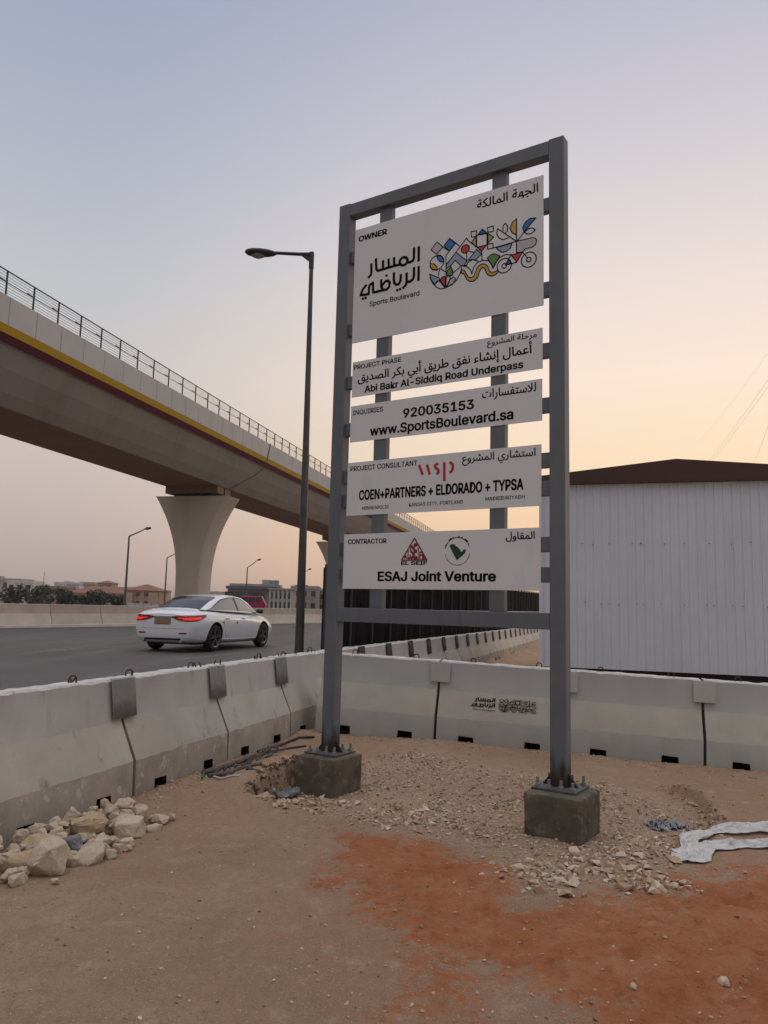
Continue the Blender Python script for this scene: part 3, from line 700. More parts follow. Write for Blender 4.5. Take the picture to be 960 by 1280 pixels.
# far lamps
for x, y, zt, dx, dz, lab in ((-25.15,75,7.95,2.05,.85,'thin street lamp with a raised arm behind the tan barriers, left of the car'),
        (-31.2,110,7.95,1.9,.83,'thin street lamp half hidden by the left edge of the viaduct pier'),
        (-21.3,120,7.3,2.05,1.35,'thin street lamp with a raised arm above the grey building right of the pier'),
        (-14.9,140,7.2,1.8,1.1,'small far street lamp whose arm shows just right of the near lamp pole')):
    r = empty('street_lamp', (x, y, .33), 0, lab, 'street lamp', 'slim street lamps across the road')
    b = MB(); b.tube([(0,0,0),(0,0,zt-.33)], [.14,.085], 8); b.build('pole', M['farpole'], r, smooth=60)
    b = MB(); b.tube([(0,0,zt-.36),(dx*.5,0,zt-.33+dz*.55),(dx-.5,0,zt-.33+dz*.9)], [.07,.06,.05], 6); b.build('arm', M['farpole'], r)
    b = MB(); b.tube([(dx-.55,0,zt-.33+dz*.88),(dx-.35,0,zt-.33+dz*.93),(dx+.05,0,zt-.33+dz)], [.06,.16,.10], 8); b.build('lamp_head', M['lamp'], r)
# ------------------------------------------------------------------ the project sign
SO = (-0.4955, 6.7928); SYW = -0.5690; SWD = 2.190; WP = 0.124; DP = 0.107; ZT = 5.315; HB = 0.2905
sg = empty('project_sign', (SO[0], SO[1], 0), SYW, 'tall grey steel project sign with five white lettered boards between two posts', 'sign')
# local: x along the face, y to the back, z up
for x in (0, SWD - WP):
    b = MB(); b.box(x, x + WP, 0, DP, HB + .016, ZT); p = b.build('post', M['post'], sg, bevel=.006)
    for dx, dy in ((-.075,.054),(WP+.075,.054)):                                   # stiffener ribs
        g = MB(); s_ = 1 if dx > 0 else -1; x0 = x + (WP + .001 if dx > 0 else -.001)
        g.raw([(x0, .048, HB+.016),(x0 + s_*.07, .048, HB+.016),(x0, .048, HB+.11),(x0, .060, HB+.016),(x0 + s_*.07, .060, HB+.016),(x0, .060, HB+.11)], [(0,1,2),(3,5,4),(0,3,4,1),(1,4,5,2),(2,5,3,0)]); g.build('gusset', M['rust'], p)
b = MB(); b.box(WP, SWD - WP, .002, DP - .002, ZT - .127, ZT - .008); b.build('top_beam', M['steel'], sg, bevel=.005)
b = MB(); b.box(WP, SWD - WP, .002, DP - .002, 1.42, 1.542); b.build('cross_beam', M['steel'], sg, bevel=.005)
for x in (0.437, 1.558):
    b = MB(); b.box(x, x + .128, .0375, .104, 1.542, ZT - .127); b.build('upright', M['steel'], sg, bevel=.004)
for zt in (4.845, 4.14, 3.64, 3.20, 2.765, 2.545, 2.115, 1.885):
    b = MB(); b.box(WP, SWD - WP, .0365, .099, zt - .115, zt); b.build('rail', M['steel'], sg, bevel=.004)
PY = .035                                            # back of the boards
def board(x0, x1, z0, z1, lab):
    b = MB(); b.box(x0, x1, PY - .005, PY, z0, z1); o = b.build('sign_board', M['panel'], sg, bevel=.002); o['label'] = lab
    return o
FACE = PY - .005
# -- lettering
FORMS = {}
def fam(ch, start, n_): FORMS[ch] = (start, n_)
for ch, st, n_ in (('ا',0xFE8D,2),('أ',0xFE83,2),('إ',0xFE87,2),('ب',0xFE8F,4),('ة',0xFE93,2),('ت',0xFE95,4),('ج',0xFE9D,4),('ح',0xFEA1,4),('د',0xFEA9,2),('ر',0xFEAD,2),('س',0xFEB1,4),('ش',0xFEB5,4),('ص',0xFEB9,4),('ط',0xFEC1,4),('ع',0xFEC9,4),('ف',0xFED1,4),('ق',0xFED5,4),('ك',0xFED9,4),('ل',0xFEDD,4),('م',0xFEE1,4),('ن',0xFEE5,4),('ه',0xFEE9,4),('و',0xFEED,2),('ي',0xFEF1,4),('ء',0xFE80,1),('ﻻ',0xFEFB,2)): fam(ch, st, n_)
def arabic(t_):
    t_ = t_.replace('لا', 'ﻻ'); r = ''
    for i, ch in enumerate(t_):
        if ch not in FORMS: r += ch; continue
        st, n_ = FORMS[ch]
        pj_ = i > 0 and t_[i-1] in FORMS and FORMS[t_[i-1]][1] == 4 and n_ > 1
        nj = n_ == 4 and i + 1 < len(t_) and t_[i+1] in FORMS and FORMS[t_[i+1]][1] > 1
        r += chr(st + {(0,0):0,(1,0):1,(0,1):2,(1,1):3}[(int(pj_), int(nj))])
    return r[::-1]
import os
SANS = None
try:                                                   # the sans that ships inside Blender; its built-in face if that is missing
    SANS = bpy.data.fonts.load(os.path.join(bpy.utils.system_resource('DATAFILES'), 'fonts', 'Inter.woff2'))
except Exception: SANS = None
def text_mesh(body, bold=0.0, latin=True):
    c = bpy.data.curves.new('t', 'FONT'); c.body = body
    if SANS is not None and latin: c.font = SANS
    c.resolution_u = 3
    o = bpy.data.objects.new('t', c); col.objects.link(o); dg = bpy.context.evaluated_depsgraph_get(); dg.update()
    me = bpy.data.meshes.new_from_object(o.evaluated_get(dg), depsgraph=dg); bpy.data.objects.remove(o); bpy.data.curves.remove(c)
    vs = [v.co.copy() for v in me.vertices]; fs = [tuple(p.vertices) for p in me.polygons]; bpy.data.meshes.remove(me); return vs, fs
LET_Y = FACE - .0012
def one(parent, mats, name, kind, *a):
    q = Sheet(); getattr(q, kind)(*a); return q.build(parent, mats, name)
class Sheet:
    """lettering of one board: flat vinyl just proud of the sheet"""
    def __init__(s): s.b = MB()
    def lay(s, vs, fs, bold, place, mi):
        # heavier weight: the outline laid down again, shifted by a fraction of the em
        r = bold * .8; offs = [(0, 0)] if r <= 0 else [(0,0),(r,0),(-r,0),(0,r*.8),(0,-r*.8),(r*.7,r*.6),(-r*.7,r*.6),(r*.7,-r*.6),(-r*.7,-r*.6)]
        for k, (ox, oy) in enumerate(offs): s.b.raw([place(v.x + ox, v.y + oy, LET_Y - k * 1.2e-5) for v in vs], fs, mi)
    def text(s, body, x0, x1, z0, cap, bold=.012, mi=0, capu=None):
        vs, fs = text_mesh(body, bold); lo = min(v.x for v in vs); hi = max(v.x for v in vs)
        if capu is None: capu = max(v.y for v in text_mesh('H')[0])
        s.lay(vs, fs, bold, lambda x, z, y: (x0 + (x - lo) * (x1 - x0) / (hi - lo), y, z0 + z * cap / capu), mi)
    def ar(s, body, x0, x1, z0, z1, bold=.02, mi=0):
        vs, fs = text_mesh(arabic(body), bold, False); lo = min(v.x for v in vs); hi = max(v.x for v in vs); b0 = min(v.y for v in vs); b1 = max(v.y for v in vs)
        s.lay(vs, fs, bold * .9, lambda x, z, y: (x0 + (x - lo) * (x1 - x0) / (hi - lo), y, z0 + (z - b0) * (z1 - z0) / (b1 - b0)), mi)
    def stroke(s, pts, w_, mi=0, y=None, widths=None):
        y = LET_Y if y is None else y
        P_ = [Vector((p[0], p[1])) for p in pts]
        for i in range(len(P_) - 1):
            d = P_[i+1] - P_[i]
            if d.length < 1e-5: continue
            d.normalize(); n2 = Vector((-d.y, d.x)) * w_ / 2; e = d * w_ * .25
            a, c = P_[i] - e, P_[i+1] + e
            s.b.raw([((a+n2).x, y, (a+n2).y), ((a-n2).x, y, (a-n2).y), ((c-n2).x, y, (c-n2).y), ((c+n2).x, y, (c+n2).y)], [(0,1,2,3)], mi); y -= 2e-5
    def fill(s, pts, mi, y): s.b.raw([(p[0], y, p[1]) for p in pts], [tuple(range(len(pts)))], mi)
    def build(s, parent, mats, name='lettering'): return s.b.build(name, mats, parent, recalc=False)
EMB_FILL=[('mauve',[(.986,4.654),(1.044,4.713),(1.104,4.652),(1.043,4.6)]),('blue',[(1.114,4.662),(1.168,4.715),(1.223,4.653),(1.163,4.602)]),('slate',[(1.14,4.487),(1.231,4.573),(1.339,4.47),(1.309,4.436),(1.284,4.439),(1.223,4.503),(1.188,4.467),(1.14,4.448)]),('slate',[(1.349,4.477),(1.425,4.553),(1.472,4.501),(1.42,4.463)]),('red',[(1.358,4.58),(1.356,4.569),(1.351,4.559),(1.342,4.551),(1.332,4.546),(1.32,4.545),(1.308,4.547),(1.297,4.553),(1.288,4.561),(1.282,4.572),(1.28,4.583),(1.282,4.595),(1.287,4.605),(1.296,4.613),(1.307,4.617),(1.319,4.619),(1.331,4.617),(1.342,4.611),(1.35,4.602),(1.356,4.592),(1.358,4.58)]),('yellow',[(1.378,4.627),(1.418,4.673),(1.422,4.572)]),('navy',[(1.43,4.676),(1.476,4.72),(1.522,4.67)]),('red',[(1.431,4.569),(1.517,4.569),(1.471,4.524)]),('blue',[(1.043,4.59),(1.079,4.585),(1.106,4.558),(1.116,4.513),(1.081,4.522),(1.054,4.552)]),('ochre',[(.979,4.53),(1.019,4.518),(1.049,4.487),(1.053,4.452),(1.006,4.466),(.983,4.496)]),('slate',[(.977,4.436),(1.073,4.378),(1.08,4.359),(1.042,4.337),(1.032,4.327),(.995,4.377)]),('red',[(1.133,4.281),(1.084,4.352),(1.096,4.379),(1.132,4.383)]),('grey',[(1.149,4.278),(1.184,4.348),(1.215,4.356),(1.231,4.332),(1.21,4.301)]),('green',[(1.141,4.387),(1.15,4.427),(1.185,4.455),(1.205,4.409),(1.202,4.374),(1.177,4.373)]),('yellow',[(1.284,4.409),(1.316,4.39),(1.335,4.35),(1.351,4.326),(1.372,4.313),(1.4,4.319),(1.418,4.355),(1.433,4.392),(1.463,4.412),(1.494,4.409),(1.518,4.393),(1.531,4.376),(1.546,4.332),(1.558,4.32),(1.579,4.316),(1.616,4.322),(1.624,4.309),(1.6,4.291),(1.573,4.285),(1.543,4.295),(1.525,4.313),(1.516,4.33),(1.5,4.368),(1.485,4.379),(1.47,4.375),(1.452,4.347),(1.44,4.303),(1.404,4.279),(1.367,4.283),(1.335,4.309),(1.31,4.362),(1.284,4.376)]),('olive',[(1.527,4.669),(1.58,4.622),(1.527,4.581)]),('green',[(1.524,4.453),(1.554,4.475),(1.59,4.475),(1.638,4.444),(1.599,4.395),(1.576,4.357),(1.554,4.399)]),('grey',[(1.783,4.535),(1.921,4.531),(1.946,4.519),(1.955,4.498),(1.946,4.466),(1.915,4.451),(1.858,4.451),(1.836,4.431),(1.784,4.436)]),('yellow',[(1.782,4.728),(1.748,4.711),(1.725,4.665),(1.742,4.62),(1.782,4.589)]),('blue',[(1.949,4.692),(1.898,4.702),(1.858,4.681),(1.835,4.642),(1.847,4.599)]),('slate',[(1.604,4.524),(1.743,4.527),(1.731,4.49),(1.696,4.47),(1.655,4.471),(1.619,4.5)]),('navy',[(1.685,4.352),(1.714,4.402),(1.741,4.356)]),('red',[(1.737,4.428),(1.836,4.431),(1.784,4.358)])]
EMB_LINE=[[(1.223,4.653),(1.135,4.569),(1.138,4.394)],[(1.168,4.715),(1.262,4.623)],[(1.104,4.652),(1.163,4.602)],[(1.043,4.6),(1.104,4.652)],[(1.146,4.488),(1.331,4.677),(1.343,4.653),(1.428,4.57)],[(1.332,4.543),(1.336,4.474)],[(1.357,4.552),(1.398,4.533)],[(1.372,4.723),(1.423,4.719),(1.421,4.669),(1.376,4.673),(1.372,4.723)],[(1.424,4.678),(1.519,4.671),(1.52,4.568),(1.425,4.571),(1.424,4.678)],[(1.473,4.524),(1.475,4.447)],[(1.116,4.521),(1.113,4.502),(1.104,4.484),(1.089,4.47),(1.07,4.462),(1.049,4.459),(1.028,4.463),(1.008,4.472),(.993,4.487),(.983,4.505),(.979,4.525),(.982,4.545),(.991,4.563),(1.006,4.576),(1.025,4.585),(1.047,4.587),(1.068,4.583),(1.087,4.574),(1.103,4.559),(1.113,4.541),(1.116,4.521)],[(1.063,4.399),(1.075,4.453)],[(1.137,4.418),(1.085,4.457)],[(.977,4.436),(.985,4.392),(1.009,4.344),(1.049,4.299),(1.088,4.276),(1.133,4.275),(1.197,4.291),(1.241,4.323),(1.272,4.37),(1.287,4.426)],[(1.032,4.327),(1.051,4.353),(1.077,4.35),(1.127,4.283)],[(1.14,4.286),(1.142,4.369),(1.167,4.379),(1.18,4.358),(1.146,4.282)],[(1.202,4.392),(1.284,4.439)],[(1.339,4.473),(1.309,4.436),(1.334,4.433),(1.352,4.464),(1.395,4.469),(1.439,4.444)],[(1.284,4.439),(1.334,4.422),(1.372,4.383),(1.383,4.345),(1.399,4.4),(1.433,4.434),(1.481,4.443),(1.53,4.428),(1.536,4.424),(1.56,4.392),(1.576,4.348),(1.602,4.394),(1.638,4.432),(1.685,4.444),(1.737,4.431)],[(1.524,4.72),(1.576,4.721),(1.576,4.674),(1.527,4.678),(1.524,4.72)],[(1.526,4.572),(1.574,4.57),(1.577,4.528),(1.526,4.528),(1.526,4.572)],[(1.527,4.681),(1.528,4.569)],[(1.577,4.528),(1.783,4.535)],[(1.782,4.731),(1.783,4.438)],[(1.615,4.687),(1.606,4.643),(1.631,4.599),(1.666,4.578),(1.713,4.584)],[(1.615,4.687),(1.782,4.535)],[(1.663,4.655),(1.663,4.698),(1.683,4.716),(1.704,4.687),(1.701,4.642),(1.681,4.63)],[(1.85,4.595),(1.887,4.617),(1.921,4.614),(1.943,4.591),(1.909,4.568),(1.875,4.574),(1.85,4.595)],[(1.786,4.534),(1.85,4.598)],[(1.74,4.35),(1.737,4.331),(1.728,4.314),(1.714,4.301),(1.696,4.292),(1.677,4.289),(1.657,4.292),(1.639,4.301),(1.625,4.315),(1.616,4.333),(1.613,4.352),(1.616,4.371),(1.625,4.389),(1.639,4.402),(1.656,4.411),(1.676,4.413),(1.696,4.41),(1.713,4.401),(1.727,4.387),(1.736,4.369),(1.74,4.35)],[(1.698,4.349),(1.695,4.339),(1.687,4.331),(1.677,4.329),(1.666,4.332),(1.658,4.339),(1.655,4.35),(1.658,4.36),(1.666,4.367),(1.676,4.37),(1.687,4.367),(1.695,4.359),(1.698,4.349)],[(1.952,4.352),(1.949,4.332),(1.94,4.315),(1.926,4.301),(1.909,4.292),(1.889,4.289),(1.869,4.293),(1.851,4.302),(1.837,4.316),(1.828,4.334),(1.824,4.354),(1.827,4.374),(1.837,4.391),(1.851,4.405),(1.869,4.414),(1.889,4.417),(1.908,4.413),(1.926,4.404),(1.94,4.389),(1.949,4.371),(1.952,4.352)],[(1.908,4.353),(1.905,4.343),(1.898,4.336),(1.889,4.334),(1.879,4.336),(1.872,4.344),(1.869,4.353),(1.872,4.363),(1.879,4.37),(1.889,4.372),(1.898,4.369),(1.905,4.362),(1.908,4.353)],[(1.836,4.431),(1.877,4.369)],[(1.685,4.352),(1.784,4.355)],[(1.714,4.402),(1.737,4.428)]]
LOGO=[[(.863,4.712),(.864,4.582)],[(.815,4.713),(.815,4.619),(.805,4.598),(.777,4.591),(.749,4.594)],[(.75,4.613),(.747,4.599),(.738,4.588),(.725,4.58),(.71,4.578),(.694,4.581),(.68,4.589),(.671,4.602),(.668,4.616),(.67,4.631),(.679,4.642),(.692,4.65),(.708,4.652),(.724,4.649),(.737,4.64),(.746,4.628),(.75,4.613)],[(.668,4.593),(.608,4.594),(.439,4.587),(.42,4.607),(.412,4.707)],[(.607,4.672),(.612,4.596)],[(.549,4.671),(.555,4.592)],[(.49,4.67),(.492,4.59)],[(.363,4.67),(.367,4.596),(.362,4.566),(.337,4.545)],[(.866,4.529),(.866,4.404)],[(.819,4.53),(.819,4.45),(.808,4.423),(.782,4.41),(.753,4.412)],[(.743,4.496),(.746,4.422),(.738,4.387),(.709,4.365)],[(.683,4.495),(.682,4.443),(.667,4.413),(.64,4.41),(.617,4.432),(.61,4.466),(.611,4.528)],[(.476,4.492),(.478,4.428),(.501,4.389)],[(.483,4.431),(.52,4.468),(.546,4.471),(.569,4.446),(.562,4.406),(.539,4.389),(.462,4.39),(.403,4.388)],[(.392,4.39),(.387,4.481)],[(.389,4.485),(.353,4.47),(.345,4.449),(.344,4.385),(.25,4.393)],[(.255,4.396),(.275,4.441),(.313,4.477)]]
DOTS=[[(.637,4.37),(.662,4.369),(.662,4.346),(.638,4.346)],[(.667,4.373),(.691,4.373),(.692,4.35),(.667,4.35)],[(.519,4.531),(.545,4.531),(.545,4.508),(.52,4.508)],[(.267,4.367),(.293,4.366),(.294,4.343),(.268,4.343)],[(.298,4.368),(.324,4.368),(.325,4.344),(.298,4.344)]]
WSP=[[(.912,2.75),(.921,2.727),(.944,2.673)],[(.988,2.748),(.995,2.725),(1.012,2.67)],[(1.087,2.751),(1.063,2.742),(1.067,2.719),(1.096,2.699),(1.097,2.677),(1.085,2.667)],[(1.15,2.753),(1.153,2.605)],[(1.205,2.752),(1.229,2.736),(1.231,2.703),(1.22,2.678),(1.204,2.671)]]
SAMAP=[(1.208,2.061),(1.229,2.077),(1.256,2.074),(1.267,2.06),(1.288,2.05),(1.309,2.026),(1.32,2.011),(1.34,2.032),(1.361,2.029),(1.351,2.001),(1.325,1.978),(1.294,1.958),(1.279,1.941),(1.263,1.97),(1.241,2.003),(1.225,2.037)]
TRI=[(.877,2.134),(.757,1.949),(1.002,1.952)]

def smooth_poly(p, it=1):
    for _ in range(it):
        q = [p[0]]
        for a, c in zip(p, p[1:]): q += [(a[0]*.75 + c[0]*.25, a[1]*.75 + c[1]*.25), (a[0]*.25 + c[0]*.75, a[1]*.25 + c[1]*.75)]
        p = q + [p[-1]]
    return p
BK = [M['black']]
o1 = board(.172, 2.012, 3.945, 5.045, 'large white board headed OWNER, with a black Arabic wordmark and a colourful geometric emblem')
one(o1, BK, 'heading', 'text', 'OWNER', .217, .522, 4.919, .052, .045)
one(o1, BK, 'arabic_lettering', 'ar', 'الجهة المالكة', 1.426, 1.966, 4.888, 4.990, .028)
one(o1, BK, 'lettering', 'text', 'Sports Boulevard', .356, .878, 4.264, .044, .020)
s_ = Sheet()
for l in LOGO: s_.stroke(l, .0255)
for d in DOTS: s_.fill(d, 0, LET_Y)
s_.build(o1, BK, 'wordmark')
keys = ['mauve','blue','slate','red','yellow','navy','ochre','grey','green','olive']
s_ = Sheet(); yy = FACE - .0008
for i, (k, p) in enumerate(EMB_FILL): s_.fill(p, 1 + keys.index(k), yy - i * 1.5e-5)
for k, p in EMB_FILL: s_.stroke(p + [p[0]], .0085, 0, FACE - .0014)
for i, p in enumerate(EMB_LINE): s_.stroke(p, .0085, 0, FACE - .0016 - i*1e-5)
s_.build(o1, BK + [M['v_' + k] for k in keys], 'emblem')
o2 = board(.188, 2.004, 3.433, 3.765, 'white board headed PROJECT PHASE')
one(o2, BK, 'heading', 'text', 'PROJECT PHASE', .205, .706, 3.692, .041, .020)
one(o2, BK, 'arabic_lettering', 'ar', 'مرحلة المشروع', 1.53, 1.955, 3.672, 3.745, .022)
one(o2, BK, 'arabic_lettering', 'ar', 'أعمال إنشاء نفق طريق أبي بكر الصديق', .254, 1.914, 3.53, 3.672, .030)
one(o2, BK, 'lettering', 'text', 'Abi Bakr Al-Siddiq Road Underpass', .331, 1.841, 3.464, .058, .034)
o3 = board(.184, 2.0, 3.018, 3.353, 'white board headed INQUIRIES, with a telephone number and a web address')
one(o3, BK, 'heading', 'text', 'INQUIRIES', .21, .532, 3.267, .042, .018)
one(o3, BK, 'arabic_lettering', 'ar', 'للاستفسارات', 1.489, 1.949, 3.238, 3.330, .026)
one(o3, BK, 'lettering', 'text', '920035153', .744, 1.412, 3.184, .076, .034)
one(o3, BK, 'lettering', 'text', 'www.SportsBoulevard.sa', .404, 1.758, 3.059, .080, .034)
o4 = board(.170, 1.993, 2.352, 2.832, 'white board headed PROJECT CONSULTANT, with red strokes as a logo')
one(o4, BK, 'heading', 'text', 'PROJECT CONSULTANT', .202, .891, 2.754, .042, .018)
one(o4, BK, 'arabic_lettering', 'ar', 'استشاري المشروع', 1.316, 1.945, 2.712, 2.806, .026)
one(o4, BK, 'lettering', 'text', 'COEN+PARTNERS + ELDORADO + TYPSA', .306, 1.844, 2.49, .082, .044)
one(o4, BK, 'lettering', 'text', 'MINNEAPOLIS', .341, .614, 2.40, .028, .012)
one(o4, BK, 'lettering', 'text', 'KANSAS CITY, PORTLAND', .819, 1.327, 2.405, .029, .012)
one(o4, BK, 'lettering', 'text', 'MADRID/RIYADH', 1.526, 1.858, 2.417, .028, .012)
s_ = Sheet()
for p in WSP: s_.stroke(smooth_poly(p, 2), .024, 0)
s_.build(o4, [M['v_crimson']], 'logo')
o5 = board(.154, 1.988, 1.707, 2.187, 'lowest white board, headed CONTRACTOR, with a red triangle and a green map in a ring')
one(o5, BK, 'heading', 'text', 'CONTRACTOR', .202, .601, 2.101, .039, .032)
one(o5, BK, 'arabic_lettering', 'ar', 'المقاول', 1.703, 1.939, 2.083, 2.158, .03)
one(o5, BK, 'lettering', 'text', 'ESAJ Joint Venture', .527, 1.617, 1.778, .076, .040)
one(o5, BK, 'lettering', 'text', 'EL SEIF', .756, 1.003, 1.912, .028, .045)
s_ = Sheet(); (tx, tz), (lx, lz), (rx_, rz_) = TRI; lz = rz_ = (lz + rz_) / 2; cx = (lx + rx_) / 2
s_.stroke([(cx, tz), (lx, lz), (rx_, rz_), (cx, tz)], .012)
for ch, f0, f1 in (('A',-.80,-.56),('L',-.50,-.34),('S',-.32,-.07),('E',-.02,.22),('I',.28,.36),('F',.42,.62)):
    xm = (f0 + f1) / 2; hgt = (tz - lz) * (1 - abs(xm)) * .86
    s_.text(ch, cx + f0 * (rx_ - cx), cx + f1 * (rx_ - cx), lz + .012, hgt - .02 if hgt > .05 else hgt, .05)
s_.fill([(rx_ - .012, rz_), (cx + .62*(rx_-cx), rz_), (cx + .62*(rx_-cx), rz_ + (tz-rz_)*.36)], 0, LET_Y)
s_.build(o5, [M['v_maroon']], 'triangle_logo')
s_ = Sheet(); s_.fill(SAMAP, 0, LET_Y)
ccx, ccz, cr_ = 1.2815, 2.017, .112; rr = random.Random(3)
for a in range(18, 164, 5):
    a0 = radians(a); h_ = rr.uniform(.6, 1.5)
    for dr in ((0, .008) if rr.random() < .5 else (0,)):
        s_.stroke([(ccx + (cr_ + dr) * cos(a0), ccz + (cr_ + dr) * sin(a0)), (ccx + (cr_ + dr) * cos(a0 + .055), ccz + (cr_ + dr) * sin(a0 + .055))], .006 * h_, 1)
for a in range(192, 350, 4):
    a0 = radians(a); s_.stroke([(ccx + cr_ * cos(a0), ccz + cr_ * sin(a0)), (ccx + cr_ * cos(a0 + .045), ccz + cr_ * sin(a0 + .045))], .005 * rr.uniform(.6, 1.2), 1)
s_.build(o5, [M['v_dkgreen'], M['black']], 'map_logo')
# the anchored feet
BS = .415; BO, BN = .0375, .0722
for x, lab in ((WP/2, 'square cast concrete footing under the left sign post, beside the small trench'), (SWD - WP/2, 'square cast concrete footing under the right sign post, in the gravel')):
    cx_, cy_ = x + BO, DP/2 - BN
    wx = SO[0] + cos(SYW) * cx_ - sin(SYW) * cy_; wy = SO[1] + sin(SYW) * cx_ + cos(SYW) * cy_
    b = MB(); N2 = 10; h_ = BS/2; z0 = -.25
    b.box(-h_, h_, -h_, h_, z0, HB)
    me = b.mesh('f'); bm = bmesh.new(); bm.from_mesh(me); bmesh.ops.bevel(bm, geom=bm.edges[:], offset=.012, segments=2, affect='EDGES', profile=.5); bmesh.ops.subdivide_edges(bm, edges=bm.edges[:], cuts=6, use_grid_fill=True)
    for v in bm.verts:
        v.co += Vector([.006 * noise.noise(v.co * 9 + Vector((x*9, k*5, 0))) for k in range(3)]) + Vector([.003 * noise.noise(v.co * 30 + Vector((x*9, k*5, 0))) for k in range(3)])
        if v.co.z > HB - .004: v.co.z = HB - .001
    bmesh.ops.recalc_face_normals(bm, faces=bm.faces); bm.to_mesh(me); bm.free()
    tag(link('concrete_footing', me, M['footing'], None, 50, (wx, wy, 0), SYW), lab, 'footing', 'concrete footings of the sign')
    bp_ = MB(); c0 = DP/2; bp_.box(x - .165, x + .165, c0 - .155, c0 + .155, HB, HB + .016); pl = bp_.build('base_plate', M['platedark'], sg, bevel=.003)
    for dx in (-.13, -.045, .045, .13):
        for dy in (-.12, .12):
            a = MB(); a.tube([(x+dx, c0+dy, HB+.017), (x+dx+.002, c0+dy, HB + .075 + .02*noise.noise(Vector((dx*40, dy*30, x))))], .011, 8)
            a.tube([(x+dx, c0+dy, HB+.0165), (x+dx, c0+dy, HB+.036)], .021, 6); a.build('anchor_bolt', M['galv'], pl)
# stencil on the barrier behind: the same wordmark and emblem, small and black
rb = rb_root[0]
s_ = Sheet(); sc2 = .385
for l in LOGO: s_.stroke(l, .030)
for p in [q for _, q in EMB_FILL] + EMB_LINE: s_.stroke(p + ([p[0]] if len(p) > 2 else []), .013)
s_.text('Sports Boulevard', .30, .878, 4.26, .035, .03)
# lay it on the sloping face (y from -.272 at z .30 to -.135 at z .60)
sl_ = Vector((0, .137, .30)).normalized()
zc0 = .475
vs = []
for (x, y, z) in s_.b.v:
    u_ = (x - 1.06) * .43; v_ = (z - 4.48) * .34; base = Vector((0, -.272 + .137 * (zc0 - .30) / .30, zc0)); nn = Vector((0, -sl_.z, sl_.y))
    q = base + sl_ * v_ + nn * .009; vs.append((u_ + .02, q.y, q.z))
s_.b.v = vs
s_.build(rb, BK, 'stencilled_emblem')
# ------------------------------------------------------------------ white saloon car
CAR = empty('car', (-4.62, 20.95, ROAD_Z + .004), pi/2 - radians(16.5), 'white four-door saloon car with lit red tail lamps driving away on the road', 'car')
# body below the glass: stations along x (rear to front): x, floor z, sill half width, waist half width, shoulder half width, shoulder z, deck z
ST = [(-2.41,.40,.60,.66,.60,.80,.84),(-2.36,.27,.74,.80,.74,.87,.935),(-2.22,.22,.82,.875,.80,.925,1.015),(-1.95,.20,.86,.905,.83,.95,1.035),(-1.6,.19,.875,.915,.85,.955,1.035),(-1.1,.18,.875,.917,.86,.955,1.03),(-.5,.17,.88,.917,.865,.935,1.0),(.1,.17,.88,.917,.865,.915,.98),(.7,.17,.88,.915,.862,.895,.965),(1.15,.18,.875,.912,.855,.875,.955),(1.5,.18,.87,.905,.82,.85,.925),(1.85,.19,.85,.885,.76,.80,.86),(2.12,.20,.80,.835,.68,.725,.775),(2.32,.23,.68,.70,.54,.63,.665),(2.41,.32,.46,.48,.38,.54,.57)]
b = MB(); HP = 9
for (x, zf, ws, ww, wh, zs, zd) in ST:
    half = [(0, zf), (ws*.6, zf), (ws*.95, zf + .03), (ws, zf + .14), (ww, zf + (zs - zf) * .52), (ww*.995, zf + (zs - zf)*.74), (wh + .015, zs), (wh*.80, zs + (zd - zs)*.72), (wh*.42, zd), (0, zd + .008)]
    ring = half + [(-y, z) for y, z in reversed(half[1:-1])]
    for y, z in ring: b.v.append((x, y, z))
n_ = len(ring)
for i in range(len(ST) - 1):
    for k in range(n_): b.f.append((i*n_+k, i*n_+(k+1)%n_, (i+1)*n_+(k+1)%n_, (i+1)*n_+k)); b.m.append(0)
b.f.append(tuple(range(n_))); b.m.append(0); b.f.append(tuple((len(ST)-1)*n_+k for k in reversed(range(n_)))); b.m.append(0)
me = b.mesh('car_body'); bm = bmesh.new(); bm.from_mesh(me); bmesh.ops.recalc_face_normals(bm, faces=bm.faces); bm.to_mesh(me); bm.free()
me = subdiv(me, 2)
XR, XF, RW = -1.385, 1.41, .335
cut = MB()
for x in (XR, XF):
    for y0, y1 in ((-1.1, -.60), (.60, 1.1)):
        n2 = 28; base = len(cut.v)
        for y in (y0, y1):
            for k in range(n2): cut.v.append((x + (RW+.055)*cos(2*pi*k/n2), y, RW + .01 + (RW+.055)*sin(2*pi*k/n2)))
        for k in range(n2): cut.f.append((base+k, base+(k+1)%n2, base+n2+(k+1)%n2, base+n2+k)); cut.m.append(1)
        cut.f.append(tuple(base+k for k in reversed(range(n2)))); cut.m.append(1); cut.f.append(tuple(base+n2+k for k in range(n2))); cut.m.append(1)
cm = cut.mesh('arch_cut'); bm = bmesh.new(); bm.from_mesh(cm); bmesh.ops.recalc_face_normals(bm, faces=bm.faces); bm.to_mesh(cm); bm.free()
for q in ('white', 'trim'): cm.materials.append(M[q]); me.materials.append(M[q])
me = bool_cut(me, cm)
body = link('body', me, [M['white'], M['trim']], CAR, 32)
from mathutils.bvhtree import BVHTree
bvh = BVHTree.FromPolygons([v.co[:] for v in me.vertices], [tuple(p.vertices) for p in me.polygons])
def on_side(x, z, side=-1, off=.003):
    h = bvh.ray_cast(Vector((x, side * 1.5, z)), Vector((0, -side, 0))); return (h[0] + Vector((0, side * off, 0))) if h[0] else Vector((x, side*.9, z))
def on_rear(y, z, off=.003):
    h = bvh.ray_cast(Vector((-3.2, y, z)), Vector((1, 0, 0))); return (h[0] + Vector((-off, 0, 0))) if h[0] else Vector((-2.4, y, z))
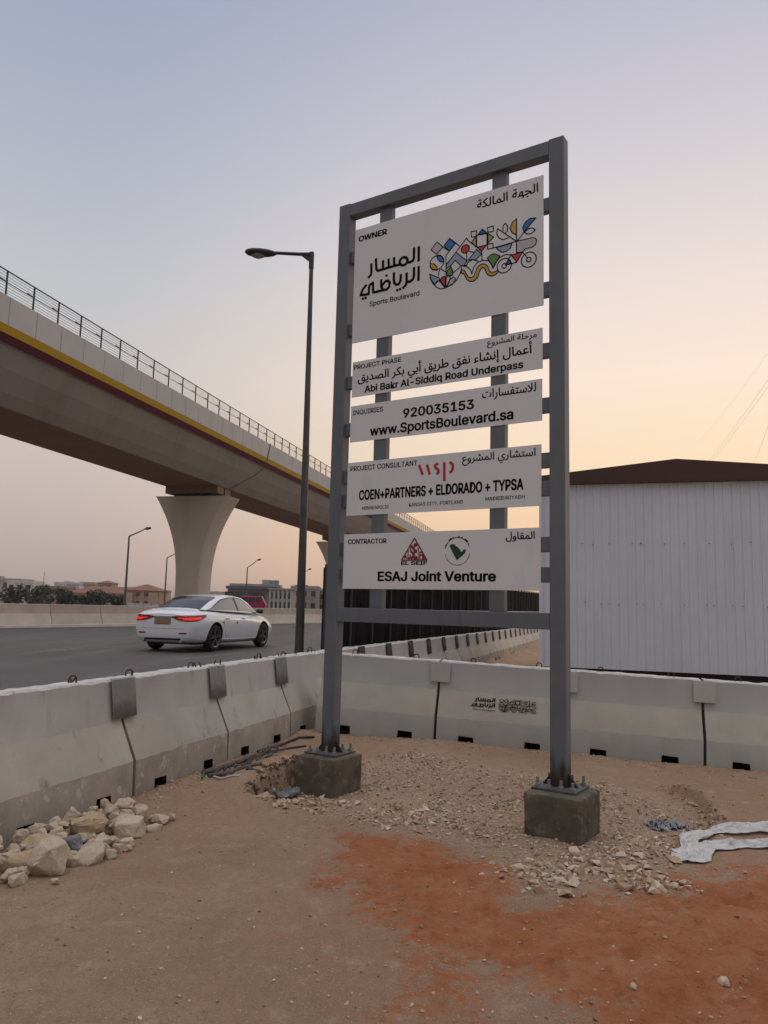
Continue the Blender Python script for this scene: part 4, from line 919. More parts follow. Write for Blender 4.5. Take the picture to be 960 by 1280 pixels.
# glasshouse
GS = [(-1.84,1.015,.60,.60),(-1.55,1.13,.66,.585),(-1.2,1.262,.72,.585),(-.85,1.358,.755,.59),(-.4,1.412,.765,.60),(.05,1.42,.765,.60),(.45,1.385,.765,.585),(.80,1.28,.765,.60),(1.10,1.125,.76,.63),(1.36,.975,.745,.68)]
def belt(x): return .985 - .032 * (x - .2) - (.012 * max(0, x - .7))
def gsec(x):
    for (xa, za, ba, ra), (xb, zb, bb, rb_) in zip(GS, GS[1:]):
        if xa <= x <= xb:
            t_ = (x - xa) / (xb - xa); return za + (zb-za)*t_, ba + (bb-ba)*t_, ra + (rb_-ra)*t_
    return (GS[0] if x < GS[0][0] else GS[-1])[1:]
def gside(x, t_, side=-1, off=0.0):
    zr, wb, wr = gsec(x); zb = belt(x) - .02; ze = zr - .035
    z = zb + (ze - zb) * t_; y = wb + .075 + (wr + .03 - wb - .075) * (t_ ** 1.15); return Vector((x, side * (y + off), z + off * .3))
b = MB(); n_ = 0; ring_n = None; GX = [g[0] for g in GS]; GX2 = []
for a, c in zip(GX, GX[1:]): GX2 += [a + (c - a) * k / 3 for k in range(3)]
GX2.append(GX[-1])
for x in GX2:
    zr, wb, wr = gsec(x); ring = []
    for t_ in (0, .33, .66, 1.0): ring.append(gside(x, t_, -1))
    ring += [Vector((x, -wr + .05, zr - .008)), Vector((x, -wr*.5, zr + .012)), Vector((x, 0, zr + .018)), Vector((x, wr*.5, zr + .012)), Vector((x, wr - .05, zr - .008))]
    for t_ in (1.0, .66, .33, 0): ring.append(gside(x, t_, 1))
    ring_n = len(ring); b.v += [v[:] for v in ring]
for i in range(len(GX2) - 1):
    for k in range(ring_n - 1): b.f.append((i*ring_n+k, i*ring_n+k+1, (i+1)*ring_n+k+1, (i+1)*ring_n+k)); b.m.append(0)
b.build('roof', M['white'], CAR, smooth=40)
def side_patch(name, outline, m, nx_=14, nt_=5, side=-1, off=.006, parent=CAR):
    """outline: list of (x, t_low, t_high)"""
    b = MB()
    rows = []
    for i in range(nx_ + 1):
        x = outline[0][0] + (outline[-1][0] - outline[0][0]) * i / nx_
        for (xa, la, ha), (xb, lb, hb_) in zip(outline, outline[1:]):
            if xa <= x <= xb + 1e-6:
                q = (x - xa) / (xb - xa); lo, hi = la + (lb-la)*q, ha + (hb_-ha)*q; break
        rows.append([gside(x, lo + (hi - lo) * j / nt_, side, off)[:] for j in range(nt_ + 1)])
    for r in rows: b.v += r
    for i in range(nx_):
        for j in range(nt_): b.f.append((i*(nt_+1)+j, i*(nt_+1)+j+1, (i+1)*(nt_+1)+j+1, (i+1)*(nt_+1)+j)); b.m.append(0)
    return b.build(name, m, parent, smooth=60)
for side in (-1, 1):
    side_patch('window_surround', [(-1.60,.04,.10),(-1.15,.04,.70),(-.8,.04,.92),(-.35,.04,.965),(.35,.04,.95),(.62,.04,.84),(.92,.04,.58),(1.24,.04,.12)], M['trim'], 20, 5, side, .003)
    side_patch('rear_door_window', [(-1.50,.10,.14),(-1.15,.08,.62),(-.8,.08,.84),(-.45,.08,.90),(-.16,.08,.90)], M['glass_side'], side=side)
    side_patch('front_door_window', [(-.06,.08,.90),(.35,.08,.88),(.60,.08,.74),(.90,.08,.48),(1.16,.08,.12)], M['glass_side'], side=side)
    side_patch('window_trim', [(-1.58,.03,.09),(-1.15,.015,.075),(0,.015,.075),(1.2,.02,.08)], M['chrome'], nt_=1, side=side, off=.009)
    side_patch('pillar_cover', [(-.16,.06,.92),(-.06,.06,.92)], M['trim'], 3, 5, side, .004)
def top_patch(name, x0, x1, w0, w1, m, off=.006):
    b = MB(); nx_, ny_ = 12, 10
    for i in range(nx_ + 1):
        x = x0 + (x1 - x0) * i / nx_; zr, wb, wr = gsec(x); hw = (w0 + (w1 - w0) * i / nx_) * wr
        for j in range(ny_ + 1):
            y = -hw + 2 * hw * j / ny_; b.v.append((x, y, zr + .018 - .012 * (y / wr) ** 2 * 2 + off))
    for i in range(nx_):
        for j in range(ny_): b.f.append((i*(ny_+1)+j, i*(ny_+1)+j+1, (i+1)*(ny_+1)+j+1, (i+1)*(ny_+1)+j)); b.m.append(0)
    return b.build(name, m, CAR, smooth=60)
top_patch('rear_window', -1.74, -.86, 1.02, .93, M['glass'], .008); top_patch('windscreen', .52, 1.30, .93, 1.02, M['glass'], .008)
# doors: thin shut lines and handles
def side_line(pts, r, m, name, parent=body, off=.001): MB().tube([on_side(x, z, -1, off) for x, z in pts], r, 5).build(name, m, parent)
side_line([(-.98,.86),(-.99,.66),(-.86,.42),(-.74,.30)], .004, M['trim'], 'shut_line'); side_line([(-.11,.93),(-.10,.6),(-.11,.28)], .004, M['trim'], 'shut_line'); side_line([(1.02,.86),(1.06,.6),(.98,.30)], .004, M['trim'], 'shut_line')
for x in (-.80, .12):
    p = [on_side(x + dx, .815 - dx*.05, -1, o_) for dx, o_ in ((-.10,.004),(-.07,.03),(.07,.03),(.10,.004))]
    MB().tube(p, .013, 6).build('door_handle', M['white'], CAR)
b = MB()
for x, z in ((-1.02,.72),(-.28,.70)):
    p = on_side(x, z, -1, .004); b.raw([(p.x + .035*cos(2*pi*k/10), p.y, p.z + .035*sin(2*pi*k/10)) for k in range(10)], [tuple(range(10))])
b.build('door_sticker', M['trim'], CAR)
# creases
side_line([(-1.75,.80),(-1.2,.80),(-.3,.775),(.6,.745),(1.3,.70)], .007, M['white'], 'side_crease', off=.0)
side_line([(-.95,.30),(0,.285),(.95,.285)], .010, M['white'], 'sill_crease', off=.0)
# mirrors
for side in (-1, 1):
    b = MB(); p0 = gside(1.02, .12, side, .0)
    rings = [(0,.02,.03),(.05,.06,.06),(.13,.075,.07),(.19,.06,.055),(.215,.02,.02)]
    for d, rx_, rz_ in rings:
        for k in range(10): b.v.append((p0.x + .0 + rx_*cos(2*pi*k/10), p0.y + side*d, p0.z + .05 + rz_*sin(2*pi*k/10)))
    for i in range(len(rings)-1):
        for k in range(10): b.f.append((i*10+k, i*10+(k+1)%10, (i+1)*10+(k+1)%10, (i+1)*10+k)); b.m.append(0)
    b.f.append(tuple(range(10))); b.m.append(0); b.f.append(tuple(40+k for k in reversed(range(10)))); b.m.append(0)
    b.build('wing_mirror', M['trim'], CAR, smooth=60)
# tail lamps: wrap round the corner
def on_corner(ang, z, side, off=.013):
    """skin point seen from the tail's corner: 0 = straight behind, 90 = straight abeam"""
    a = radians(ang); d = Vector((-cos(a), side * sin(a), 0)); c = Vector((-1.70, side * .30, z)); h = bvh.ray_cast(c + d * 2.0, -d)
    return (h[0] if h[0] else c + d * .6) + d * off
def lamp(side):
    b = MB(); rows = []
    key = [(-6,.838,.852),(2,.805,.872),(10,.772,.882),(20,.748,.888),(30,.742,.892),(40,.752,.896),(50,.772,.90),(60,.805,.905),(70,.848,.91),(78,.888,.908)]; pts = []
    for (a, l1, h1), (c, l2, h2) in zip(key, key[1:]): pts += [(a + (c-a)*q/3, l1 + (l2-l1)*q/3, h1 + (h2-h1)*q/3) for q in range(3)]
    pts.append(key[-1])
    for a, lo, hi in pts: rows.append([on_corner(a, lo + (hi-lo)*j/5, side)[:] for j in range(6)])
    for r in rows: b.v += r
    for i in range(len(rows)-1):
        for j in range(5): b.f.append((i*6+j, i*6+j+1, (i+1)*6+j+1, (i+1)*6+j)); b.m.append(1 if 9 <= i <= 19 and 1 <= j <= 2 or i in (6, 7, 8) and j == 2 else 0)
    b.build('tail_lamp', [M['taildark'], M['tail']], CAR, smooth=60)
lamp(-1); lamp(1)
def rear_rect(name, y0, y1, z0, z1, m, off=.006, n2=8):
    b = MB()
    for i in range(n2 + 1):
        for j in range(3): b.v.append(on_rear(y0 + (y1-y0)*i/n2, z0 + (z1-z0)*j/2, off)[:])
    for i in range(n2):
        for j in range(2): b.f.append((i*3+j, i*3+j+1, (i+1)*3+j+1, (i+1)*3+j)); b.m.append(0)
    return b.build(name, m, CAR, smooth=60)
rear_rect('number_plate', -.16, .16, .685, .80, M['plate'], .012)
rear_rect('chrome_bar', -.40, .40, .845, .862, M['chrome'], .010, 14)
rear_rect('plate_recess', -.23, .23, .66, .838, M['groove'], .004)
MB().tube([on_rear(y, .915 - .05*(y/.6)**2, .0) for y in [-.62 + 1.24*i/14 for i in range(15)]], .012, 6).build('boot_lip', M['white'], body)
MB().tube([on_rear(y, .565, -.001) for y in [-.60 + 1.2*i/14 for i in range(15)]], .004, 5).build('boot_shut_line', M['trim'], body)
rear_rect('lower_valance', -.50, .50, .285, .335, M['trim'], .004, 12)
for y in (-.56, .56): rear_rect('reflector', y - .10, y + .10, .44, .475, M['taildark'], .006, 4)
for y in (-.52, .52): MB().tube([(-2.30, y, .27), (-2.40, y, .27)], .04, 10).build('exhaust_tip', M['chrome'], CAR)
# wheels
def wheel():
    b = MB(); n2 = 36; pr_ = [(.10,-.22+.22),(.235,.0),(.315,.012),(.335,.05),(.335,.17),(.315,.205),(.22,.215),(.10,.215)]
    for r_, y in pr_:
        for k in range(n2): b.v.append((r_*cos(2*pi*k/n2), y, r_*sin(2*pi*k/n2)))
    for i in range(1, len(pr_)-1):
        for k in range(n2): b.f.append((i*n2+k, i*n2+(k+1)%n2, (i+1)*n2+(k+1)%n2, (i+1)*n2+k)); b.m.append(0)
    t_ = b.mesh('tyre'); c = MB()
    for r0, y0, r1, y1 in ((.235,.0,.228,.006),(.228,.006,.205,.02),(.205,.02,.20,.12)):
        base = len(c.v)
        for r_, y in ((r0,y0),(r1,y1)):
            for k in range(n2): c.v.append((r_*cos(2*pi*k/n2), y, r_*sin(2*pi*k/n2)))
        for k in range(n2): c.f.append((base+k, base+(k+1)%n2, base+n2+(k+1)%n2, base+n2+k)); c.m.append(0)
    for s5 in range(5):
        for da in (-.17, .17):
            a = 2*pi*s5/5 + da*.55; e = 2*pi*s5/5 + da
            A = Vector((.04*cos(a), .018, .04*sin(a))); E_ = Vector((.212*cos(e), .012, .212*sin(e))); nn = Vector((-sin(e), 0, cos(e)))
            c.raw([(A - nn*.02)[:], (A + nn*.02)[:], (E_ + nn*.016)[:], (E_ - nn*.016)[:], (A - nn*.02 + Vector((0,.03,0)))[:], (A + nn*.02 + Vector((0,.03,0)))[:], (E_ + nn*.016 + Vector((0,.03,0)))[:], (E_ - nn*.016 + Vector((0,.03,0)))[:]], [(0,1,2,3),(0,4,5,1),(1,5,6,2),(2,6,7,3),(3,7,4,0)])
    c.raw([(.052*cos(2*pi*k/16), .012, .052*sin(2*pi*k/16)) for k in range(16)], [tuple(range(16))])
    r_ = c.mesh('rim'); d = MB(); d.raw([(.21*cos(2*pi*k/24), .125, .21*sin(2*pi*k/24)) for k in range(24)], [tuple(range(24))]); q = d.mesh('brake_disc')
    return t_, r_, q
wm = wheel()
for x in (XR, XF):
    for side in (-1, 1):
        w_ = link('wheel', wm[0], M['tyre'], CAR, 40, (x, side * .905, RW)); w_.rotation_euler = (0, .3 * x, 0 if side < 0 else pi)
        link('rim', wm[1], M['rim'], w_, 40); link('brake_disc', wm[2], M['dark'], w_)
MB().box(-1.9, 1.9, -.62, .62, .17, .30).build('underbody', M['trim'], CAR)
for x in (XR, XF): MB().tube([(x, -.74, RW), (x, .74, RW)], .05, 6).build('axle', M['trim'], CAR)
# ------------------------------------------------------------------ the town beyond the road
def hous(name, col_): return mat(name, col_, 0.9, 0, 0.08, .3)
HM = dict(cream=hous('cream_render', (.44,.40,.35)), tan=hous('tan_render', (.38,.29,.22)), brown=hous('brown_render', (.26,.19,.145)), white=hous('white_render', (.55,.54,.53)), grey=hous('grey_cladding', (.22,.24,.26)), dgrey=hous('dark_cladding', (.10,.11,.125)), red=hous('red_roof_tile', (.25,.115,.08)), pink=hous('pink_render', (.42,.27,.21)), stone=hous('stone_render', (.36,.335,.30)), fencew=hous('pale_blue_board', (.40,.45,.48)))
HM['win'] = mat('window_glass', (.03,.035,.04), .1, spec=.8)
HM['magenta'] = mat('magenta_paint', (.42,.012,.12), .4)
HM['mast'] = M['farpole']
GZ = .32
def house(x, y, wd, dp_, h, wall, label, rot=.0, floors=2, bays=4, roof=None, parapet=True, z0=GZ, cat='house', extras=()):
    r = empty('house', (x, y, z0), rot, label, cat, 'houses on the far side of the road')
    b = MB(); b.box(-wd/2, wd/2, 0, dp_, 0, h)
    if roof is None and parapet:
        b.box(-wd/2 - .12, wd/2 + .12, -.12, .12, h - .1, h + .5)
        b.box(-wd/2 - .12, -wd/2 + .12, .12, dp_, h - .1, h + .5); b.box(wd/2 - .12, wd/2 + .12, .12, dp_, h - .1, h + .5)
    b.build('wall', HM[wall], r)
    if roof:
        e = .45; pk = h + wd * .5 * .42 if wd < dp_ else h + dp_ * .5 * .42
        k = min(wd, dp_)/2; rb_ = MB()
        A = [(-wd/2-e,-e,h+.002),(wd/2+e,-e,h+.002),(wd/2+e,dp_+e,h+.002),(-wd/2-e,dp_+e,h+.002)]
        if wd >= dp_: R_ = [(-wd/2+k,dp_/2,pk),(wd/2-k,dp_/2,pk)]; fs = [(0,1,5,4),(1,2,5),(2,3,4,5),(3,0,4),(3,2,1,0)]
        else: R_ = [(0,k,pk),(0,dp_-k,pk)]; fs = [(0,1,4),(1,2,5,4),(2,3,5),(3,0,4,5),(3,2,1,0)]
        rb_.raw(A + R_, fs); rb_.build('roof', HM[roof], r)
    fh = h / floors
    for f in range(floors):
        for k in range(bays):
            cx = -wd/2 + wd * (k + .5) / bays; ww = min(1.3, wd / bays * .48); z1 = f * fh + fh * .32; z2 = f * fh + fh * .78
            wb = MB(); wb.box(cx - ww/2, cx + ww/2, -.03, .02, z1, z2); wo = wb.build('window', HM['win'], r)
            sb = MB(); sb.box(cx - ww/2 - .1, cx + ww/2 + .1, -.12, -.031, z1 - .12, z1 - .02); sb.build('sill', HM['cream' if wall != 'cream' else 'stone'], wo)
    for (x0, x1, y0, y1, za, zb, m_) in extras:
        eb = MB(); eb.box(x0, x1, y0, y1, za, zb); eb.build('roof_block', HM[m_], r)
    return r
house(-101, 205, 8, 8, 6.0, 'stone', 'grey flat-roofed block cut by the left edge of the photo', bays=3)
house(-91, 192, 6.4, 7, 5.2, 'white', 'pale flat-roofed block over the trees, second from the left edge', bays=3, extras=[(-3.4,.2,.4,3,5.2,5.6,'grey')])
house(-78.5, 182, 7, 7, 3.9, 'brown', 'low brown house behind the trees below the thin mast', bays=3)
house(-75.8, 187, 3.4, 6, 4.1, 'white', 'small white house between the brown house and the tan block', bays=2, extras=[(-1.5,.6,.6,2.5,4.1,4.9,'grey')])
house(-68.3, 178, 2.4, 4, 4.9, 'tan', 'tall narrow tan block left of the hipped roof pavilion', bays=1)
house(-60.6, 167, 3.0, 4, 5.0, 'cream', 'square pavilion with a brown hipped roof above the long red-roofed villa', bays=2, roof='red')
house(-57.0, 160, 17.5, 7, 2.75, 'pink', 'long villa with a red tiled roof behind the tree row', floors=1, bays=8, roof='red')
house(-47.0, 150, 6.6, 6, 3.4, 'pink', 'pink villa with a hipped red roof left of the viaduct pier', bays=4, roof='red', extras=[(-3.2,-1.6,-1.1,-.1,0,3.0,'tan'),(1.6,3.2,-1.1,-.1,0,3.0,'tan')])
house(-34.5, 160, 3.6, 5, 3.2, 'cream', 'small pale house just right of the viaduct pier', bays=2)
house(-31.5, 166, 3.4, 5, 2.6, 'brown', 'low brown house between the pier and the grey showroom', bays=2)
# grey showroom
r = empty('showroom', (-25.5, 150, GZ), 0, 'modern grey flat-roofed showroom with a dark glass front behind the car', 'building')
b = MB(); b.box(-4.8, 4.8, 0, 9, 0, 4.6); b.build('wall', HM['grey'], r)
b = MB(); b.box(-5.0, 5.0, -.9, 9.1, 4.2, 4.75); b.build('canopy', HM['dgrey'], r)
b = MB(); b.box(-4.6, 4.8, .6, 8, 4.76, 5.25); b.build('roof', HM['stone'], r)
b = MB(); b.box(-5.3, 2.6, -.06, -.01, 1.0, 3.6); g = b.build('glass_front', HM['win'], r)
for k in range(9): MB().box(-5.3 + k*.98, -5.22 + k*.98, -.10, -.061, 1.0, 3.6).build('mullion', HM['dgrey'], g)
b = MB(); b.box(1.6, 3.2, 2, 4, 5.26, 6.15); b.build('roof_plant', HM['stone'], r); b = MB(); b.box(3.35, 4.7, 2, 4, 5.26, 6.1); b.build('roof_plant', HM['grey'], r)
# white villa with columns
r = empty('villa', (-18.5, 140, GZ), 0, 'white villa with tall pilasters between the showroom and the near lamp pole', 'house')
b = MB(); b.box(-2.1, 2.1, 0, 6, 0, 4.2); b.build('wall', HM['cream'], r)
for k in range(6): MB().box(-2.1 + k*.78, -1.86 + k*.78, -.25, -.01, 0, 3.95).build('pilaster', HM['white'], r)
b = MB(); b.box(-2.3, 2.3, -.35, 6.1, 4.0, 4.28); b.build('cornice', HM['stone'], r)
for k in range(5):
    for z in (.7, 2.4): MB().box(-1.74 + k*.78, -1.42 + k*.78, -.03, .01, z, z + 1.1).build('window', HM['win'], r)
house(-15.2, 150, 5.2, 6, 4.6, 'stone', 'greyish house just right of the near lamp pole', bays=3, extras=[(-2.0,.4,1,3,4.6,5.3,'brown')])
house(-11.2, 156, 3.6, 6, 3.9, 'brown', 'brown house seen between the lamp pole and the screen fence', bays=2)
house(-27.8, 230, 4, 5, 4.2, 'tan', 'far tan house peeping over the grey showroom roof at its left', bays=2)
# magenta minibus
r = empty('minibus', (-16.9, 101, ROAD_Z), radians(3), 'magenta minibus with dark windows in front of the grey showroom', 'minibus')
pf = [(-1.62,.35),(1.62,.35),(1.66,1.3),(1.42,1.62),(1.12,2.28),(-1.5,2.32),(-1.62,2.15)]
b = MB(); b.raw([(x, y, z) for y in (-.9, .9) for x, z in pf], [tuple(range(7)), tuple(reversed(range(7,14)))] + [(k, 7+k, 7+(k+1)%7, (k+1)%7) for k in range(7)]); b.build('body', HM['magenta'], r, bevel=.05, smooth=40)
for x0, x1 in ((-1.45,-.6),(-.52,.3),(.38,1.05)): MB().box(x0, x1, -.925, -.902, 1.5, 2.12).build('window', HM['win'], r)
for x in (-1.0, 1.05):
    for y in (-.92, .72): MB().tube([(x, y, .36), (x, y + .2, .36)], .34, 16).build('wheel', M['tyre'], r)
# pale board fence in front of the pink villa and a thin mast
r = empty('board_fence', (-37.3, 120, GZ), 0, 'pale blue board fence in front of the pink villa', 'fence')
MB().box(-2.7, 2.7, 0, .06, 0, .95).build('panel', HM['fencew'], r)
for k in range(5): MB().box(-2.7 + k*1.32, -2.62 + k*1.32, -.06, -.002, 0, 1.0).build('post', M['farpole'], r)
r = empty('mast', (-78.0, 176, GZ), 0, 'thin bare mast rising above the brown house at the left', 'mast'); MB().tube([(0,0,0),(0,0,7.6)], [.09,.04], 6).build('pole', M['farpole'], r); MB().tube([(-.3,0,6.9),(.3,0,6.9)], .03, 5).build('crossbar', M['farpole'], r)
rr0 = random.Random(21)
SPOT = ['behind the tree row near the left edge','behind the tree row, right of the pale block','over the tree row, left of the tan block','beyond the long villa, near its left end','beyond the long villa, near its middle','beyond the villas, left of the pier','beyond the pier, at its right side','behind the grey showroom','behind the white villa','right of the near lamp pole','between the lamp pole and the fence','at the end of the road, by the fence']
for i, px in enumerate((-.50,-.475,-.44,-.405,-.37,-.31,-.225,-.16,-.13,-.105,-.085,-.075)):
    D_ = rr0.uniform(215, 290); wd_ = rr0.uniform(6, 12); h_ = rr0.uniform(4.2, 7.0); wl = rr0.choice(['cream','tan','stone','white','brown'])
    house(px * D_, D_, wd_, 8, h_, wl, '%s far-off house %s' % ({'cream':'cream','tan':'tan','stone':'grey-beige','white':'whitish','brown':'brown'}[wl], SPOT[i]), bays=max(2, int(wd_/2.6)), extras=[(-wd_*.3, -wd_*.3 + rr0.uniform(1.2,2.6), 2, 4, h_, h_ + rr0.uniform(.8,1.8), 'stone'), (wd_*.15, wd_*.15 + .9, 1.5, 2.4, h_, h_ + .9, 'white')])
# ------------------------------------------------------------------ trees in front of the houses
lf = [mat('leaf_' + k, c, .7, 0, .35, 1.5) for k, c in (('dark', (.030,.040,.022)), ('mid', (.045,.058,.028)), ('dusty', (.065,.07,.042)))]
bark = mat('bark', (.09,.07,.05), .9)
def tree(x, y, h, wd, label, seed, dense=700):
    rr = random.Random(seed); r = empty('tree', (x, y, GZ), rr.uniform(0, 6), label, 'tree', 'trees along the far roadside')
    b = MB(); b.tube([(0,0,0),(.05,.02,h*.3),(-.04,.03,h*.55)], [h*.035,h*.028,h*.015], 7)
    for k in range(5):
        a = k * 1.26 + rr.uniform(-.3,.3); b.tube([(0.02,.02,h*(.25+.05*k)),(cos(a)*wd*.2,sin(a)*wd*.2,h*(.45+.05*k)),(cos(a)*wd*.36,sin(a)*wd*.36,h*(.58+.06*k))], [h*.018,h*.012,h*.006], 5)
    b.build('trunk', bark, r)
    b = MB(); cl = [(rr.uniform(-.38,.38)*wd, rr.uniform(-.38,.38)*wd, h*rr.uniform(.25,.86), wd*rr.uniform(.14,.26)) for _ in range(13)]
    for _ in range(dense):
        cx, cy, cz, cr_ = rr.choice(cl); d = Vector((rr.gauss(0,1), rr.gauss(0,1), rr.gauss(0,1))).normalized() * cr_ * rr.uniform(.5,1.08)
        p = Vector((cx, cy, cz)) + Vector((d.x, d.y, d.z*.8)); s_ = rr.uniform(.10,.22)
        a = Vector((rr.gauss(0,1), rr.gauss(0,1), rr.gauss(0,1))).normalized(); c = a.orthogonal().normalized(); e = a.cross(c)
        b.face([(p - c*s_)[:], (p + e*s_*.55)[:], (p + c*s_)[:], (p - e*s_*.55)[:]], rr.choice((0,0,1,1,2)))
    b.build('crown', lf, r, recalc=False)
TR = [(-48.6,95,2.4,3.0),(-46.2,97,2.2,2.8),(-44.3,93,3.0,3.2),(-42.7,96,3.1,3.2),(-41.2,92,2.9,3.0),(-39.6,95,3.0,3.0),(-38.0,93,2.7,2.8),(-36.6,96,2.4,2.6),(-35.0,94,2.6,2.8),(-33.6,96,2.1,2.4)]
for i, (x, y, h, wd) in enumerate(TR):
    tree(x, y, h, wd, 'dark bushy tree in the roadside row, %s from the left edge' % ORD[i], 50 + i)
for i, (x, y, h, wd, lab) in enumerate([(-50.5,94,2.2,3.0,'dark bushy tree at the very left edge of the photo, before the tree row'),(-47.3,90,1.9,2.8,'low dark bush before the first trees of the roadside row'),(-40.3,89,1.9,2.6,'low dark bush before the middle of the roadside tree row'),(-35.8,90,1.8,2.4,'low dark bush before the right part of the roadside tree row'),(-31.5,118,1.9,2.0,'small dusty shrub by the pale board fence left of the pier'),(-41.0,150,2.2,1.6,'small dark tree in front of the pink villa, near the pier'),(-51.5,151,2.0,1.8,'small tree at the left corner of the pink villa')]): tree(x, y, h, wd, lab, 80 + i, 400)
# ------------------------------------------------------------------ limestone pile at the foot of the near row
ROCKS = [(-2.116,4.554,0.061,0.092,0.092),(-2.032,4.589,0.042,0.264,0.119),(-1.978,4.381,0.004,0.127,0.083),(-1.896,4.563,0.001,0.274,0.235),(-2.059,4.775,0.07,0.314,0.136),(-2.149,4.802,0.098,0.124,0.11),(-2.086,4.907,0.091,0.098,0.084),(-2.014,4.976,0.079,0.098,0.105),(-2.028,5.194,0.106,0.109,0.174),(-2.088,5.129,0.116,0.087,0.087),(-2.075,5.017,0.101,0.113,0.085),(-1.89,4.901,0.036,0.159,0.124),(-1.892,5.16,0.065,0.258,0.172),(-1.855,5.468,0.088,0.135,0.12),(-1.762,5.51,0.066,0.136,0.075),(-1.811,5.61,0.091,0.153,0.107),(-1.686,5.589,0.054,0.137,0.122),(-1.684,5.308,0.023,0.349,0.16),(-1.657,5.442,0.03,0.089,0.074),(-1.541,5.586,0.013,0.166,0.076),(-1.477,5.673,0.004,0.069,0.061),(-1.547,5.431,-0.002,0.14,0.081),(-1.906,5.358,0.09,0.089,0.059),(-1.872,5.303,0.075,0.147,0.088),(-1.795,4.707,0.0,0.106,0.106),(-1.846,4.785,0.011,0.095,0.068),(-1.782,4.844,0.0,0.109,0.082),(-1.802,4.952,0.017,0.104,0.083),(-1.748,5.034,0.011,0.154,0.105),(-1.706,4.954,0,0.083,0.069),(-1.694,5.104,0.003,0.092,0.064),(-1.631,4.967,0,0.096,0.096),(-1.606,5.069,0,0.119,0.084),(-1.575,4.981,0,0.076,0.048),(-1.634,4.846,0,0.101,0.088),(-1.715,4.751,0,0.2,0.16),(-2.157,5.019,0.123,0.048,0.043),(-1.918,5.439,0.102,0.051,0.045),(-1.774,4.397,0,0.057,0.032),(-2.046,4.387,0.01,0.051,0.051),(-1.946,5.26,0.091,0.102,0.088)]
RNAMES = {1:'long yellowish limestone rock behind the biggest rock', 3:'biggest pale rock, rounded, at the near front of the rock pile', 4:'broad brownish rock lying against the barrier at the left of the pile', 8:'tilted slab standing up at the middle of the rock pile', 11:'dark blue-grey rock in the middle of the pale rock pile', 12:'large blocky rock with an ochre corner right of the tilted slab', 17:'wide flat wedge-shaped rock at the right of the pile', 35:'large pale rock at the front of the pile, right of the biggest one', 2:'small pale rock at the front left of the pile, beside the biggest rock', 19:'long low rock at the right tip of the pile', 20:'small knob of rock farthest right in the pile', 38:'small loose stone lying apart in front of the rock pile', 16:'rough cube of rock at the back right of the pile', 15:'rock leaning on the barrier at the back right of the pile', 33:'smallest flat stone at the front right of the pile', 34:'rounded stone at the front of the pile, right of the large pale rock'}
rk = [mat('limestone', (.47,.37,.265), .92, 0, .22, 9, .7, 60, c2=(.55,.47,.37), c2f=(.5,.68)), mat('yellow_limestone', (.42,.31,.19), .92, 0, .2, 6, .5, 45, c2=(.48,.40,.30), c2f=(.5,.7)), mat('blue_grey_rock', (.17,.175,.185), .85, 0, .3, 14, .5, 50, c2=(.30,.30,.30), c2f=(.6,.7))]
def rock_mesh(seed, a, bb, c):
    rr = random.Random(seed); bm = bmesh.new()
    for _ in range(22):
        d = Vector((rr.gauss(0,1), rr.gauss(0,1), rr.gauss(0,1))).normalized(); d = Vector([max(-.80, min(.80, q)) for q in d]) * rr.uniform(.86, 1.16)
        bm.verts.new((d.x*a, d.y*bb, d.z*c))
    bmesh.ops.convex_hull(bm, input=bm.verts); bmesh.ops.delete(bm, geom=[v for v in bm.verts if not v.link_faces], context='VERTS')
    bmesh.ops.bevel(bm, geom=bm.edges[:], offset=min(a,c)*.06, segments=1, affect='EDGES', profile=.5, clamp_overlap=True)
    bmesh.ops.triangulate(bm, faces=bm.faces); bmesh.ops.subdivide_edges(bm, edges=bm.edges[:], cuts=3 if max(a, c) > .06 else 2, use_grid_fill=True)
    f = 1 / max(a, c)
    for v in bm.verts:
        p = v.co * f; o_ = Vector((seed * 1.7, 0, 0))
        n_ = noise.noise(p * 1.9 + o_) * .13 - abs(noise.noise(p * 3.6 + o_ + Vector((0, 5, 0)))) * .16 + noise.noise(p * 8 + o_) * .05 + noise.noise(p * 18 + o_) * .025
        v.co *= 1.04 + n_
    bmesh.ops.recalc_face_normals(bm, faces=bm.faces); me = bpy.data.meshes.new('rock'); bm.to_mesh(me); bm.free(); return me
_r = random.Random(77); NB = len(ROCKS)
for _ in range(44):
    t_ = _r.random(); u_ = _r.random(); p = Vector((-2.0, 4.42)).lerp(Vector((-1.55, 5.65)), t_) - NR * (u_ * .30 + .02); s1 = _r.uniform(.05, .115)
    ROCKS.append((p.x, p.y, .0 + .13 * u_, s1, s1 * _r.uniform(.6, .9)))
for i, (x, y, z, w_, h_) in enumerate(ROCKS):
    rr = random.Random(900 + i); a = w_ * .48; c = min(h_ * .48, w_ * .42) if i != 8 else h_ * .50; bb = (a + c) / 2 * rr.uniform(.95, 1.2)
    me = rock_mesh(300 + i, a, bb, c)
    ang = atan2(-x, y) * -1 if i != 8 else 0
    gz_ = ground_z(x, y); lo = min(v.co.z for v in me.vertices)
    z = min(max(z + .02, gz_ - lo - .02), gz_ - lo + .10)
    o = link('rock', me, rk[2] if i == 11 else rk[1] if i in (1, 12, 4) else rk[0], None, 35, (x + .02, y, z), rr.uniform(-.25,.25))
    if i == 8: o.rotation_euler = (0, radians(28), 0)
    elif i not in (3, 35): o.rotation_euler = (rr.uniform(-.15,.15), rr.uniform(-.25,.25), rr.uniform(-.3,.3))
    tag(o, RNAMES.get(i, 'mid-sized pale limestone rock heaped among others in the pile by the barrier'), 'rock', 'limestone rocks piled against the near barrier')
